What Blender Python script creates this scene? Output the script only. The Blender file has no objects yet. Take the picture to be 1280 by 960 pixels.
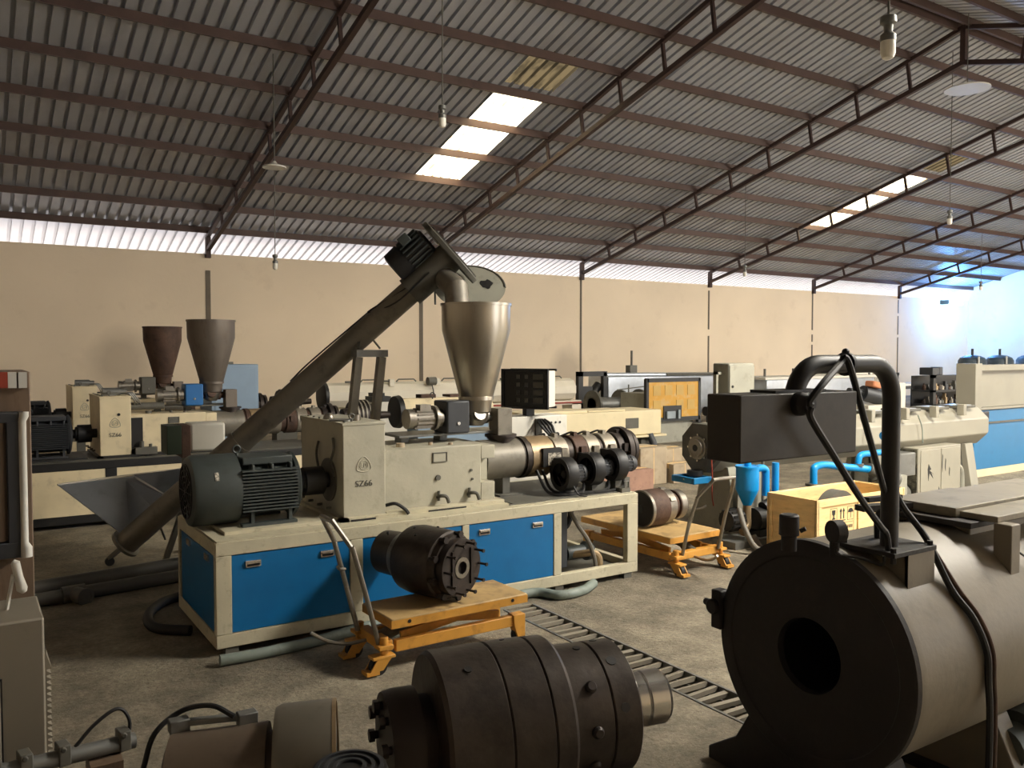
import bpy, math, random
from mathutils import Vector, Matrix
random.seed(7)
sc = bpy.context.scene
col = sc.collection
V = Vector
R = math.radians

# ------------------------------------------------------------------ camera
F_PX, YAW, PITCH, CAM_H = 1055.0, R(33.2), math.atan(40/1055), 1.65
cam_data = bpy.data.cameras.new('camera')
cam_data.lens = 36*F_PX/1280
cam_data.sensor_width = 36
cam_data.clip_end = 400
cam = bpy.data.objects.new('camera', cam_data)
col.objects.link(cam)
cam.location = (0, 0, CAM_H)
cam.rotation_euler = (math.pi/2-PITCH, 0, -YAW)
sc.camera = cam

# ------------------------------------------------------------------ world, sun, area lamps for daylight, exposure
world = bpy.data.worlds.new('World'); sc.world = world
world.use_nodes = True
bg = world.node_tree.nodes['Background']
bg.inputs[0].default_value = (0.80, 0.90, 1.0, 1)
bg.inputs[1].default_value = 1.2
sun_d = bpy.data.lights.new('sun', 'SUN'); sun_d.energy = 30; sun_d.angle = R(0.6); sun_d.color = (1, .95, .86)
sun = bpy.data.objects.new('sun', sun_d); col.objects.link(sun)
sun.rotation_euler = (R(-32), R(10), 0)
def area_lamp(name, x, y, z, w, h, energy, color, aim):
    d = bpy.data.lights.new(name, 'AREA'); d.shape = 'RECTANGLE'; d.size = w; d.size_y = h
    d.energy = energy; d.color = color
    o = bpy.data.objects.new(name, d); col.objects.link(o)
    o.location = (x, y, z)
    o.rotation_euler = (V(aim)-V((x, y, z))).to_track_quat('-Z', 'Y').to_euler()
    return o
# area lamps for daylight at two doorways in the unseen front wall
area_lamp('doorway_area_light', 9.6, -2.55, 2.0, 4.4, 3.4, 60, (1.0, .94, .84), (9.2, 8, 1.6))
area_lamp('doorway_area_light', 25.0, -2.55, 2.0, 5.6, 3.4, 420, (1.0, .95, .90), (25, 12, 2.0))  # added with its doorway to light the far right end
# area lamps added under unseen front-roof skylights to light the hall
for sx_, sy_, wx_, wy_, sw_ in ((7.2, 1.2, 1.0, 2.4, 520), (13.2, 1.2, 1.9, 2.4, 110), (20.7, 2.0, 2.9, 2.9, 1050), (27.2, 2.0, 1.9, 2.9, 760)):
    area_lamp('added_roof_light', sx_, sy_, 5.0+.293*(sy_-1.2), wx_, wy_, sw_, (1.0, .95, .86), (sx_, sy_+.293, 4.0+.293*(sy_-1.2)))
sc.view_settings.view_transform = 'Standard'
sc.view_settings.look = 'None'
sc.view_settings.gamma = 1
sc.view_settings.use_curve_mapping = False
sc.view_settings.exposure = 0.6

# ------------------------------------------------------------------ photo pixel -> point on a known plane
_f0 = V((math.sin(YAW), math.cos(YAW), 0)); _r = V((math.cos(YAW), -math.sin(YAW), 0)); _u0 = V((0, 0, 1))
_f = _f0*math.cos(PITCH)-_u0*math.sin(PITCH); _u = _f0*math.sin(PITCH)+_u0*math.cos(PITCH)
def _ray(x, y): return _f*F_PX+_r*(x-640)-_u*(y-480)
def pz(x, y, z=0.0): d = _ray(x, y); return V((0, 0, CAM_H))+d*((z-CAM_H)/d.z)
def py(x, y, Y): d = _ray(x, y); return V((0, 0, CAM_H))+d*(Y/d.y)
def px(x, y, X): d = _ray(x, y); return V((0, 0, CAM_H))+d*(X/d.x)

# ------------------------------------------------------------------ mesh builder
LOC = {}
class MB:
    def __init__(s): s.v = []; s.f = []
    def add(s, vs, fs):
        b = len(s.v); s.v += [V(p) for p in vs]; s.f += [tuple(i+b for i in f) for f in fs]; return s
    def box(s, x0, x1, y0, y1, z0, z1):
        return s.add([(x0,y0,z0),(x1,y0,z0),(x1,y1,z0),(x0,y1,z0),(x0,y0,z1),(x1,y0,z1),(x1,y1,z1),(x0,y1,z1)],
                     [(0,3,2,1),(4,5,6,7),(0,1,5,4),(1,2,6,5),(2,3,7,6),(3,0,4,7)])
    def obox(s, c, size, rot=None):
        a, b, d = [q/2 for q in size]; m = rot or Matrix.Identity(3)
        vs = [V(c)+m @ V((x*a, y*b, z*d)) for z in (-1,1) for x, y in ((-1,-1),(1,-1),(1,1),(-1,1))]
        return s.add(vs, [(0,3,2,1),(4,5,6,7),(0,1,5,4),(1,2,6,5),(2,3,7,6),(3,0,4,7)])
    def bar(s, p0, p1, w, h, up=(0,0,1)):
        p0, p1 = V(p0), V(p1); d = p1-p0; L = d.length; d.normalize(); up = V(up)
        if abs(d.dot(up)) > .98: up = V((0,1,0))
        x = d.cross(up).normalized(); z = x.cross(d)
        m = Matrix((x, d, z)).transposed()
        return s.obox((p0+p1)/2, (w, L, h), m)
    @staticmethod
    def frame(d):
        d = V(d).normalized(); a = V((0,0,1)) if abs(d.z) < .9 else V((1,0,0))
        x = d.cross(a).normalized(); return x, d.cross(x).normalized(), d
    def lathe(s, p0, axis, prof, n=24, caps=True, ph=0.0):
        p0 = V(p0); x, y, d = s.frame(axis); b = len(s.v)
        for t, r in prof:
            for k in range(n):
                a = 2*math.pi*k/n+ph; s.v.append(p0+d*t+(x*math.cos(a)+y*math.sin(a))*r)
        for i in range(len(prof)-1):
            for k in range(n):
                k2 = (k+1) % n
                s.f.append((b+i*n+k, b+(i+1)*n+k, b+(i+1)*n+k2, b+i*n+k2))
        if caps:
            s.f.append(tuple(b+k for k in range(n)))
            m = b+(len(prof)-1)*n; s.f.append(tuple(m+k for k in reversed(range(n))))
        return s
    def cyl(s, p0, p1, r0, r1=None, n=20, caps=True, ph=0.0):
        d = V(p1)-V(p0); return s.lathe(p0, d, [(0, r0), (d.length, r0 if r1 is None else r1)], n, caps, ph)
    def ring(s, p0, axis, t0, t1, ro, ri, n=28):
        return s.lathe(p0, axis, [(t0, ri), (t0, ro), (t1, ro), (t1, ri), (t0, ri)], n, caps=False)
    def tube(s, pts, r, n=8, caps=True):
        pts = [V(p) for p in pts]; b = len(s.v); m = len(pts); prev = None
        for i, p in enumerate(pts):
            d = (pts[min(i+1, m-1)]-pts[max(i-1, 0)]).normalized()
            if prev is None: x, y, _ = s.frame(d)
            else:
                x = (prev-d*prev.dot(d)).normalized(); y = d.cross(x)
            prev = x
            rr = r[i] if isinstance(r, (list, tuple)) else r
            for k in range(n):
                a = 2*math.pi*k/n; s.v.append(p+(x*math.cos(a)+y*math.sin(a))*rr)
        for i in range(m-1):
            for k in range(n):
                k2 = (k+1) % n; s.f.append((b+i*n+k, b+i*n+k2, b+(i+1)*n+k2, b+(i+1)*n+k))
        if caps:
            s.f.append(tuple(b+k for k in reversed(range(n)))); s.f.append(tuple(b+(m-1)*n+k for k in range(n)))
        return s
    def sphere(s, c, r, n=14, sq=1.0, zmin=-1.0):
        prof = []; m = n//2
        for i in range(m+1):
            a = -math.pi/2+math.pi*i/m
            if math.sin(a) < zmin-1e-6: continue
            prof.append((r*sq*math.sin(a), max(r*math.cos(a), 1e-4)))
        return s.lathe(c, (0,0,1), prof, n)
    def prism(s, poly, o, u, v, w):
        """polygon (a,b) in the plane o+a*u+b*v pushed out along w"""
        o, u, v, w = V(o), V(u), V(v), V(w); n = len(poly)
        vs = [o+u*a+v*b for a, b in poly]; vs += [p+w for p in vs]
        fs = [tuple(reversed(range(n))), tuple(range(n, 2*n))]+[(i, (i+1) % n, n+(i+1) % n, n+i) for i in range(n)]
        return s.add(vs, fs)
    def out(s, name, mat, parent=None, bevel=0.0, ang=32, label=None):
        o = LOC.get(parent, V((0,0,0))) if parent is not None else V((0,0,0))
        me = bpy.data.meshes.new(name)
        me.from_pydata([tuple(p-o) for p in s.v], [], s.f)
        import bmesh
        bm = bmesh.new(); bm.from_mesh(me); bmesh.ops.recalc_face_normals(bm, faces=bm.faces); bm.to_mesh(me); bm.free()
        me.shade_smooth(); me.set_sharp_from_angle(angle=R(ang))
        me.materials.append(mat)
        ob = bpy.data.objects.new(name, me); col.objects.link(ob)
        if parent is not None: ob.parent = parent; LOC[ob] = o
        if bevel:
            m = ob.modifiers.new('bevel', 'BEVEL'); m.width = bevel; m.segments = 2; m.limit_method = 'ANGLE'; m.angle_limit = R(40)
        if label: ob['label'] = label
        return ob
def out_each(mb, name, m, parent, **k):
    """one object for each separate piece collected in mb"""
    par = list(range(len(mb.v)))
    def find(a):
        while par[a] != a: par[a] = par[par[a]]; a = par[a]
        return a
    for f in mb.f:
        for q in f[1:]: par[find(q)] = find(f[0])
    groups = {}
    for f in mb.f: groups.setdefault(find(f[0]), []).append(f)
    res = []
    for fs in groups.values():
        idx = sorted({q for f in fs for q in f}); mp = {q: n for n, q in enumerate(idx)}
        p = MB(); p.v = [mb.v[q] for q in idx]; p.f = [tuple(mp[q] for q in f) for f in fs]
        res.append(p.out(name, m, parent, **k))
    return res
def smooth(pts, n=6):
    pts = [V(p) for p in pts]; out = []
    P = [pts[0]*2-pts[1]]+pts+[pts[-1]*2-pts[-2]]
    for i in range(1, len(P)-2):
        for k in range(n):
            t = k/n; a, b, c, d = P[i-1], P[i], P[i+1], P[i+2]
            out.append(.5*((2*b)+(c-a)*t+(2*a-5*b+4*c-d)*t*t+(3*b-a-3*c+d)*t**3))
    return out+[pts[-1]]
def B(*a): return MB().box(*a)
def tag(o, label, cat, group=None):
    o['label'] = label; o['category'] = cat
    if group: o['group'] = group
    return o
def thing(name, loc, label, cat, group=None):
    o = bpy.data.objects.new(name, None); col.objects.link(o); o.location = loc; o.empty_display_size = .1
    LOC[o] = V(loc); return tag(o, label, cat, group)
def solo(ob, label, cat, group=None):
    """a thing that is a single mesh: move its origin to its base"""
    me = ob.data; lo = [min(v.co[i] for v in me.vertices) for i in range(3)]; hi = [max(v.co[i] for v in me.vertices) for i in range(3)]
    c = V(((lo[0]+hi[0])/2, (lo[1]+hi[1])/2, lo[2]))
    for v in me.vertices: v.co -= c
    ob.location = c
    return tag(ob, label, cat, group)
def struct(ob): ob['kind'] = 'structure'; return ob
def copy_of(ob, parent, loc=None, rot=None):
    c = ob.copy(); col.objects.link(c); c.parent = parent
    if loc is not None: c.location = loc
    if rot is not None: c.rotation_euler = rot
    return c
def text_mesh(txt, name, mat, parent, o, u, v, size, depth=.003):
    """raised lettering: text in the plane spanned by u (reading direction) and v (up)"""
    cu = bpy.data.curves.new('txt', 'FONT'); cu.body = txt; cu.size = size; cu.extrude = depth; cu.align_x = 'CENTER'
    t = bpy.data.objects.new('txt', cu); col.objects.link(t)
    bpy.context.view_layer.update()
    me = bpy.data.meshes.new_from_object(t.evaluated_get(bpy.context.evaluated_depsgraph_get()))
    bpy.data.objects.remove(t); me.name = name
    u, v = V(u), V(v); w = u.cross(v); base = V(o)-LOC.get(parent, V((0,0,0)))
    for p in me.vertices: p.co = base+u*p.co.x+v*p.co.y+w*p.co.z
    me.materials.clear(); me.materials.append(mat)
    ob = bpy.data.objects.new(name, me); col.objects.link(ob); ob.parent = parent
    return ob

# ------------------------------------------------------------------ materials
def s2l(c): return tuple((x/255/12.92 if x/255 <= .04045 else ((x/255+.055)/1.055)**2.4) for x in c)
def mat(name, rgb, rough=.55, metal=0.0, var=.18, scale=5.0, dirt=None, damt=.35, dscale=9.0, bump=.0, bscale=40.0, stretch=(1,1,1)):
    m = bpy.data.materials.new(name); m.use_nodes = True; nt = m.node_tree; N = nt.nodes; L = nt.links
    bs = N['Principled BSDF']; bs.inputs['Roughness'].default_value = rough; bs.inputs['Metallic'].default_value = metal
    c = s2l(rgb)
    tc = N.new('ShaderNodeTexCoord'); mp = N.new('ShaderNodeMapping'); mp.inputs['Scale'].default_value = stretch
    L.new(tc.outputs['Object'], mp.inputs['Vector'])
    n1 = N.new('ShaderNodeTexNoise'); n1.inputs['Scale'].default_value = scale; n1.inputs['Detail'].default_value = 6
    L.new(mp.outputs[0], n1.inputs['Vector'])
    r1 = N.new('ShaderNodeValToRGB'); r1.color_ramp.elements[0].position = .3; r1.color_ramp.elements[1].position = .7
    r1.color_ramp.elements[0].color = tuple(q*(1-var) for q in c)+(1,); r1.color_ramp.elements[1].color = tuple(min(1, q*(1+var*.6)) for q in c)+(1,)
    L.new(n1.outputs['Fac'], r1.inputs['Fac']); last = r1.outputs['Color']
    if dirt:
        n2 = N.new('ShaderNodeTexNoise'); n2.inputs['Scale'].default_value = dscale; n2.inputs['Detail'].default_value = 9; n2.inputs['Roughness'].default_value = .68
        L.new(mp.outputs[0], n2.inputs['Vector'])
        r2 = N.new('ShaderNodeValToRGB'); lo = .62-.3*damt
        r2.color_ramp.elements[0].position = lo; r2.color_ramp.elements[1].position = lo+.16
        r2.color_ramp.elements[1].color = (min(1, damt*1.6),)*3+(1,)
        L.new(n2.outputs['Fac'], r2.inputs['Fac'])
        mx = N.new('ShaderNodeMix'); mx.data_type = 'RGBA'
        L.new(r2.outputs['Color'], mx.inputs['Factor']); L.new(last, mx.inputs['A']); mx.inputs['B'].default_value = s2l(dirt)+(1,)
        last = mx.outputs['Result']
    L.new(last, bs.inputs['Base Color'])
    if bump:
        n3 = N.new('ShaderNodeTexNoise'); n3.inputs['Scale'].default_value = bscale; n3.inputs['Detail'].default_value = 5
        L.new(mp.outputs[0], n3.inputs['Vector'])
        bp = N.new('ShaderNodeBump'); bp.inputs['Strength'].default_value = bump; bp.inputs['Distance'].default_value = .02
        L.new(n3.outputs['Fac'], bp.inputs['Height']); L.new(bp.outputs[0], bs.inputs['Normal'])
    return m
M = {}
M['cream'] = mat('cream_grey_paint', (180,175,156), .5, var=.10, dirt=(120,112,92), damt=.22, dscale=7, bump=.06)
M['cream_edge'] = mat('worn_cream_paint', (192,184,158), .55, var=.12, dirt=(84,66,46), damt=.26, dscale=16, bump=.08)
M['warm'] = mat('warm_cream_paint', (228,212,176), .5, var=.10, dirt=(128,112,84), damt=.22, dscale=6)
M['ivory'] = mat('ivory_paint', (226,212,176), .45, var=.06, dirt=(150,136,108), damt=.12)
M['white'] = mat('white_paint', (216,212,200), .45, var=.07, dirt=(140,134,120), damt=.14)
M['blue'] = mat('blue_panel_paint', (0,102,160), .42, var=.12, dirt=(40,66,80), damt=.2, dscale=5)
M['pipe_blue'] = mat('bright_blue_paint', (0,142,214), .38, var=.08, dirt=(30,80,110), damt=.12)
M['machine_blue'] = mat('steel_blue_paint', (28,116,168), .42, var=.06, dirt=(30,60,80), damt=.12)
M['box_blue'] = mat('medium_blue_paint', (36,104,168), .45, var=.1)
M['pale_blue'] = mat('pale_blue_grey_paint', (136,158,180), .5, var=.06)
M['motor'] = mat('grey_green_motor_paint', (66,72,70), .5, var=.15, dirt=(48,48,44), damt=.3)
M['charcoal'] = mat('charcoal_paint', (52,54,58), .5, var=.12, dirt=(90,84,74), damt=.16)
M['black'] = mat('black_paint', (30,29,29), .5, var=.2, dirt=(66,58,50), damt=.18)
M['soot'] = mat('sooty_black_steel', (34,29,27), .62, var=.25, dirt=(58,46,40), damt=.25, bump=.12)
M['rust'] = mat('rusty_brown_steel', (88,66,54), .68, .25, var=.3, dirt=(48,36,32), damt=.4, bump=.15)
M['die'] = mat('oily_dark_steel', (70,62,56), .48, .5, var=.3, dirt=(42,37,34), damt=.45, dscale=6, bump=.12, bscale=22)
M['die_lug'] = mat('dark_brown_steel', (58,50,46), .5, .4, var=.25, dirt=(92,76,62), damt=.2)
M['steel'] = mat('worn_bare_steel', (150,144,134), .38, .85, var=.2, dirt=(90,76,60), damt=.3, stretch=(1,1,1))
M['chrome'] = mat('polished_steel', (214,210,204), .24, .9, var=.12)
M['stainless'] = mat('stainless_sheet', (176,170,158), .30, .92, var=.14, scale=3, dirt=(120,106,88), damt=.2, stretch=(2,2,.35))
M['dull_steel'] = mat('dull_hopper_steel', (116,107,98), .5, .6, var=.16, scale=3, dirt=(84,72,62), damt=.3, stretch=(2,2,.5))
M['galv'] = mat('galvanised_grey', (126,126,122), .5, .55, var=.16, dirt=(92,86,76), damt=.3)
M['grey'] = mat('machine_grey_paint', (152,150,136), .5, var=.1, dirt=(96,90,78), damt=.25)
M['dgrey'] = mat('dark_grey_paint', (96,94,86), .55, var=.12, dirt=(60,56,50), damt=.3)
M['tubegrey'] = mat('grey_brown_steel_tube', (128,122,110), .5, .3, var=.14, dirt=(76,68,58), damt=.3)
M['yellow'] = mat('yellow_orange_paint', (206,148,60), .5, var=.14, dirt=(122,80,34), damt=.3, dscale=12)
M['yellow_deck'] = mat('scuffed_yellow_deck', (188,156,104), .6, var=.16, dirt=(120,98,70), damt=.42, dscale=6)
M['amber'] = mat('amber_yellow_panel', (206,152,40), .5, var=.1, dirt=(190,170,130), damt=.4, dscale=5)
M['pine'] = mat('pine_board', (236,202,144), .6, var=.16, scale=4, dirt=(176,130,76), damt=.25, stretch=(1,1,6))
M['brownwood'] = mat('brown_board', (114,94,76), .6, var=.2, scale=4, dirt=(84,62,46), damt=.3, stretch=(6,6,1))
M['board'] = mat('weathered_carton', (176,160,136), .8, var=.14, dirt=(130,112,90), damt=.3)
M['pinkboard'] = mat('faded_red_carton', (164,128,110), .8, var=.16, dirt=(120,92,80), damt=.3)
M['rubber'] = mat('black_rubber', (26,25,25), .6, var=.15)
M['hose'] = mat('grey_green_hose', (124,134,126), .55, var=.12, dirt=(84,84,76), damt=.3)
M['ghose'] = mat('grey_hose', (112,106,96), .55, var=.12)
M['greypipe'] = mat('grey_plastic_pipe', (84,82,78), .5, var=.12, dirt=(110,102,90), damt=.3)
M['brass'] = mat('tarnished_brass_sheet', (160,138,106), .45, .4, var=.2, dirt=(110,88,62), damt=.35)
M['heater'] = mat('steel_heater_band', (146,138,124), .5, .5, var=.2, dirt=(104,90,74), damt=.3)
M['paper'] = mat('printed_plate', (200,192,174), .6, var=.1, dirt=(70,64,58), damt=.62, dscale=60)
M['red'] = mat('red_paint', (150,60,44), .5)
M['orange'] = mat('orange_cloth', (214,140,100), .8)
M['glassy'] = mat('dark_display', (14,14,15), .25, var=.1)
M['screen'] = mat('pale_grey_panel', (150,160,166), .4)  # even pale grey, used on the roller block
M['truss'] = mat('red_oxide_steel', (66,47,42), .6, .1, var=.18, dirt=(52,40,36), damt=.3)
M['purlin'] = mat('red_brown_purlin', (84,64,57), .6, .1, var=.14, scale=1.5, dirt=(56,42,38), damt=.3, dscale=2)
M['sheet'] = mat('roof_sheet', (172,174,180), .5, .1, var=.10, scale=.9, dirt=(110,104,100), damt=.30, dscale=.45, stretch=(1,.5,1))
M['bulb'] = mat('frosted_bulb', (236,232,220), .35, var=.02)
M['plastic'] = mat('white_plastic', (206,204,196), .45, var=.05)
M['silver'] = mat('bright_sheet_metal', (206,212,220), .3, .5, var=.15)
M['tankdark'] = mat('dark_blue_grey_tank', (66,80,92), .45, var=.2, dirt=(120,122,122), damt=.2)

# concrete floor: dusty, stained, patchy
def concrete():
    m = bpy.data.materials.new('dusty_concrete'); m.use_nodes = True; nt = m.node_tree; N = nt.nodes; L = nt.links
    bs = N['Principled BSDF']; bs.inputs['Roughness'].default_value = .82
    tc = N.new('ShaderNodeTexCoord')
    def noise(scale, detail, rough=.6):
        n = N.new('ShaderNodeTexNoise'); n.inputs['Scale'].default_value = scale; n.inputs['Detail'].default_value = detail; n.inputs['Roughness'].default_value = rough
        L.new(tc.outputs['Object'], n.inputs['Vector']); return n
    def ramp(n, p0, c0, p1, c1):
        r = N.new('ShaderNodeValToRGB'); e = r.color_ramp.elements; e[0].position = p0; e[0].color = c0; e[1].position = p1; e[1].color = c1
        L.new(n.outputs['Fac'], r.inputs['Fac']); return r
    big = ramp(noise(.55, 5), .35, s2l((120,112,98))+(1,), .68, s2l((170,160,140))+(1,))
    mid = ramp(noise(3.2, 9, .7), .36, (.5,.48,.45,1), .62, (1.12,1.1,1.05,1))
    fine = ramp(noise(38, 8, .75), .35, (.66,.66,.66,1), .65, (1.2,1.2,1.2,1))
    def mul(a, b, f):
        x = N.new('ShaderNodeMix'); x.data_type = 'RGBA'; x.blend_type = 'MULTIPLY'; x.inputs['Factor'].default_value = f
        L.new(a, x.inputs['A']); L.new(b, x.inputs['B']); return x.outputs['Result']
    c = mul(mul(big.outputs['Color'], mid.outputs['Color'], .9), fine.outputs['Color'], .95)
    L.new(c, bs.inputs['Base Color'])
    bp = N.new('ShaderNodeBump'); bp.inputs['Strength'].default_value = .6; bp.inputs['Distance'].default_value = .03
    L.new(noise(24, 9, .7).outputs['Fac'], bp.inputs['Height']); L.new(bp.outputs[0], bs.inputs['Normal'])
    return m
M['concrete'] = concrete()
M['ground'] = mat('pale_sandy_ground', (126,124,128), .9, var=.1, scale=.6)
M['plaster'] = mat('tan_plaster', (236,220,196), .85, var=.07, scale=.5, dirt=(172,150,122), damt=.16, dscale=1.3, bump=.12, bscale=14)
def wall_stains(m):
    """soft grey rubbed patches on the plaster, fixed to the wall itself"""
    nt = m.node_tree; N = nt.nodes; L = nt.links; bs = N['Principled BSDF']; src = bs.inputs['Base Color'].links[0].from_socket
    tc = N.new('ShaderNodeTexCoord')
    for (cx, cz, rx, rz, amt) in ((2.75, 1.45, .75, .75, .42), (-.2, 2.6, .8, .35, .3), (14.0, 1.1, .7, .8, .4)):
        mp = N.new('ShaderNodeMapping'); mp.inputs['Location'].default_value = (-cx/rx, 0, -cz/rz); mp.inputs['Scale'].default_value = (1/rx, 0, 1/rz)
        L.new(tc.outputs['Object'], mp.inputs['Vector'])
        ln = N.new('ShaderNodeVectorMath'); ln.operation = 'LENGTH'; L.new(mp.outputs[0], ln.inputs[0])
        nz = N.new('ShaderNodeTexNoise'); nz.inputs['Scale'].default_value = 1.6; nz.inputs['Detail'].default_value = 6; L.new(tc.outputs['Object'], nz.inputs['Vector'])
        ad = N.new('ShaderNodeMath'); ad.operation = 'MULTIPLY_ADD'; ad.inputs[1].default_value = .5; L.new(nz.outputs['Fac'], ad.inputs[0]); L.new(ln.outputs['Value'], ad.inputs[2])
        rp = N.new('ShaderNodeValToRGB'); rp.color_ramp.elements[0].position = .75; rp.color_ramp.elements[0].color = (amt,)*3+(1,); rp.color_ramp.elements[1].position = 1.25; rp.color_ramp.elements[1].color = (0,0,0,1)
        sc_ = N.new('ShaderNodeMath'); sc_.operation = 'MULTIPLY'; sc_.inputs[1].default_value = .75; L.new(ad.outputs[0], sc_.inputs[0]); L.new(sc_.outputs[0], rp.inputs['Fac'])
        rp.color_ramp.elements[0].position = .5; rp.color_ramp.elements[1].position = .95
        mx = N.new('ShaderNodeMix'); mx.data_type = 'RGBA'; L.new(rp.outputs[0], mx.inputs['Factor']); L.new(src, mx.inputs['A']); mx.inputs['B'].default_value = s2l((128,116,100))+(1,)
        src = mx.outputs['Result']
    L.new(src, bs.inputs['Base Color'])
M['wall_back'] = mat('tan_plaster_wall', (240,222,196), .85, var=.07, scale=.5, dirt=(196,174,146), damt=.16, dscale=1.3, bump=.12, bscale=14)
wall_stains(M['wall_back'])
M['column'] = mat('grey_brown_column', (104,92,76), .6, var=.15)
def translucent(name, rgb, dirt):
    m = bpy.data.materials.new(name); m.use_nodes = True; nt = m.node_tree; N = nt.nodes; L = nt.links
    for n in list(N):
        if n.type == 'BSDF_PRINCIPLED': N.remove(n)
    t = N.new('ShaderNodeBsdfTranslucent'); d = N.new('ShaderNodeBsdfDiffuse'); x = N.new('ShaderNodeMixShader'); x.inputs[0].default_value = .3
    tc = N.new('ShaderNodeTexCoord'); n = N.new('ShaderNodeTexNoise'); n.inputs['Scale'].default_value = 5; n.inputs['Detail'].default_value = 7
    mp = N.new('ShaderNodeMapping'); mp.inputs['Scale'].default_value = (1.6, .5, 1); L.new(tc.outputs['Object'], mp.inputs['Vector'])
    L.new(mp.outputs[0], n.inputs['Vector'])
    r = N.new('ShaderNodeValToRGB'); r.color_ramp.elements[0].position = .36; r.color_ramp.elements[0].color = s2l(dirt)+(1,)
    r.color_ramp.elements[1].position = .5; r.color_ramp.elements[1].color = s2l(rgb)+(1,)
    L.new(n.outputs['Fac'], r.inputs['Fac']); L.new(r.outputs[0], t.inputs[0]); d.inputs[0].default_value = s2l(rgb)+(1,)
    L.new(t.outputs[0], x.inputs[1]); L.new(d.outputs[0], x.inputs[2]); L.new(x.outputs[0], N['Material Output'].inputs[0])
    return m
M['skylight'] = translucent('translucent_fibreglass', (255,246,216), (190,160,110))
M['skylight_old'] = translucent('browned_fibreglass', (44,38,27), (28,24,17))
def emit(name, rgb, s):
    m = bpy.data.materials.new(name); m.use_nodes = True; bs = m.node_tree.nodes['Principled BSDF']
    bs.inputs['Emission Color'].default_value = rgb+(1,); bs.inputs['Emission Strength'].default_value = s; return m
M['arc'] = emit('blue_white_glow', (.30, .65, 1.0), 40)

# ================================================================== THE SETTING
XL, XR, YF, YB = -5.6, 34.3, -2.6, 18.6          # inside faces of the walls
RIDGE, EAVE, SLOPE = 8.0, 4.22, .293              # ridge line Y, sheet height at the wall, roof slope
def roof_z(y): return EAVE+SLOPE*(YB-RIDGE-abs(y-RIDGE))
GX0, GX1, GY0, GY1, GD = 2.875, 3.115, .5, 4.50, .28   # drain trench
fl = MB()
def quad(x0, x1, y0, y1, z=0): fl.add([(x0,y0,z),(x1,y0,z),(x1,y1,z),(x0,y1,z)], [(0,1,2,3)])
quad(XL-.2, GX0, YF-.2, YB+.2); quad(GX1, XR+.2, YF-.2, YB+.2); quad(GX0, GX1, YF-.2, GY0); quad(GX0, GX1, GY1, YB+.2)
quad(GX0, GX1, GY0, GY1, -GD)
fl.add([(GX0,GY0,0),(GX0,GY1,0),(GX0,GY1,-GD),(GX0,GY0,-GD),(GX1,GY0,0),(GX1,GY1,0),(GX1,GY1,-GD),(GX1,GY0,-GD)],
       [(0,1,2,3),(7,6,5,4),(0,3,7,4),(1,5,6,2)])
struct(fl.out('floor', M['concrete']))
g = MB()
for x0, x1, y0, y1 in ((-60,90,YB+.2,90),(-60,90,-70,YF-.2),(-60,XL-.2,YF-.2,YB+.2),(XR+.2,90,YF-.2,YB+.2)):
    g.add([(x0,y0,-.05),(x1,y0,-.05),(x1,y1,-.05),(x0,y1,-.05)], [(0,1,2,3)])
struct(g.out('ground', M['ground']))
WT = 3.73
wall_back = struct(B(XL-.2, XR+.2, YB, YB+.2, 0, WT).out('wall_back', M['wall_back']))
gable = [(YF,0),(YB,0),(YB,roof_z(YB)-.02),(RIDGE,roof_z(RIDGE)-.02),(YF,roof_z(YF)-.02)]
struct(MB().prism(gable, (XR,0,0), (0,1,0), (0,0,1), (.2,0,0)).out('wall_right', M['plaster']))
struct(MB().prism(gable, (XL-.2,0,0), (0,1,0), (0,0,1), (.2,0,0)).out('wall_left', M['plaster']))
wf = MB()
for a, b in ((XL-.2,7.2),(12.0,22),(28,XR+.2)): wf.box(a, b, YF-.2, YF, 0, WT)   # two open doorways between the piers, the far one added for its light
struct(wf.out('wall_front', M['plaster']))

ceiling = bpy.data.objects.new('ceiling', None); col.objects.link(ceiling); struct(ceiling); LOC[ceiling] = V((0,0,0))
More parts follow.
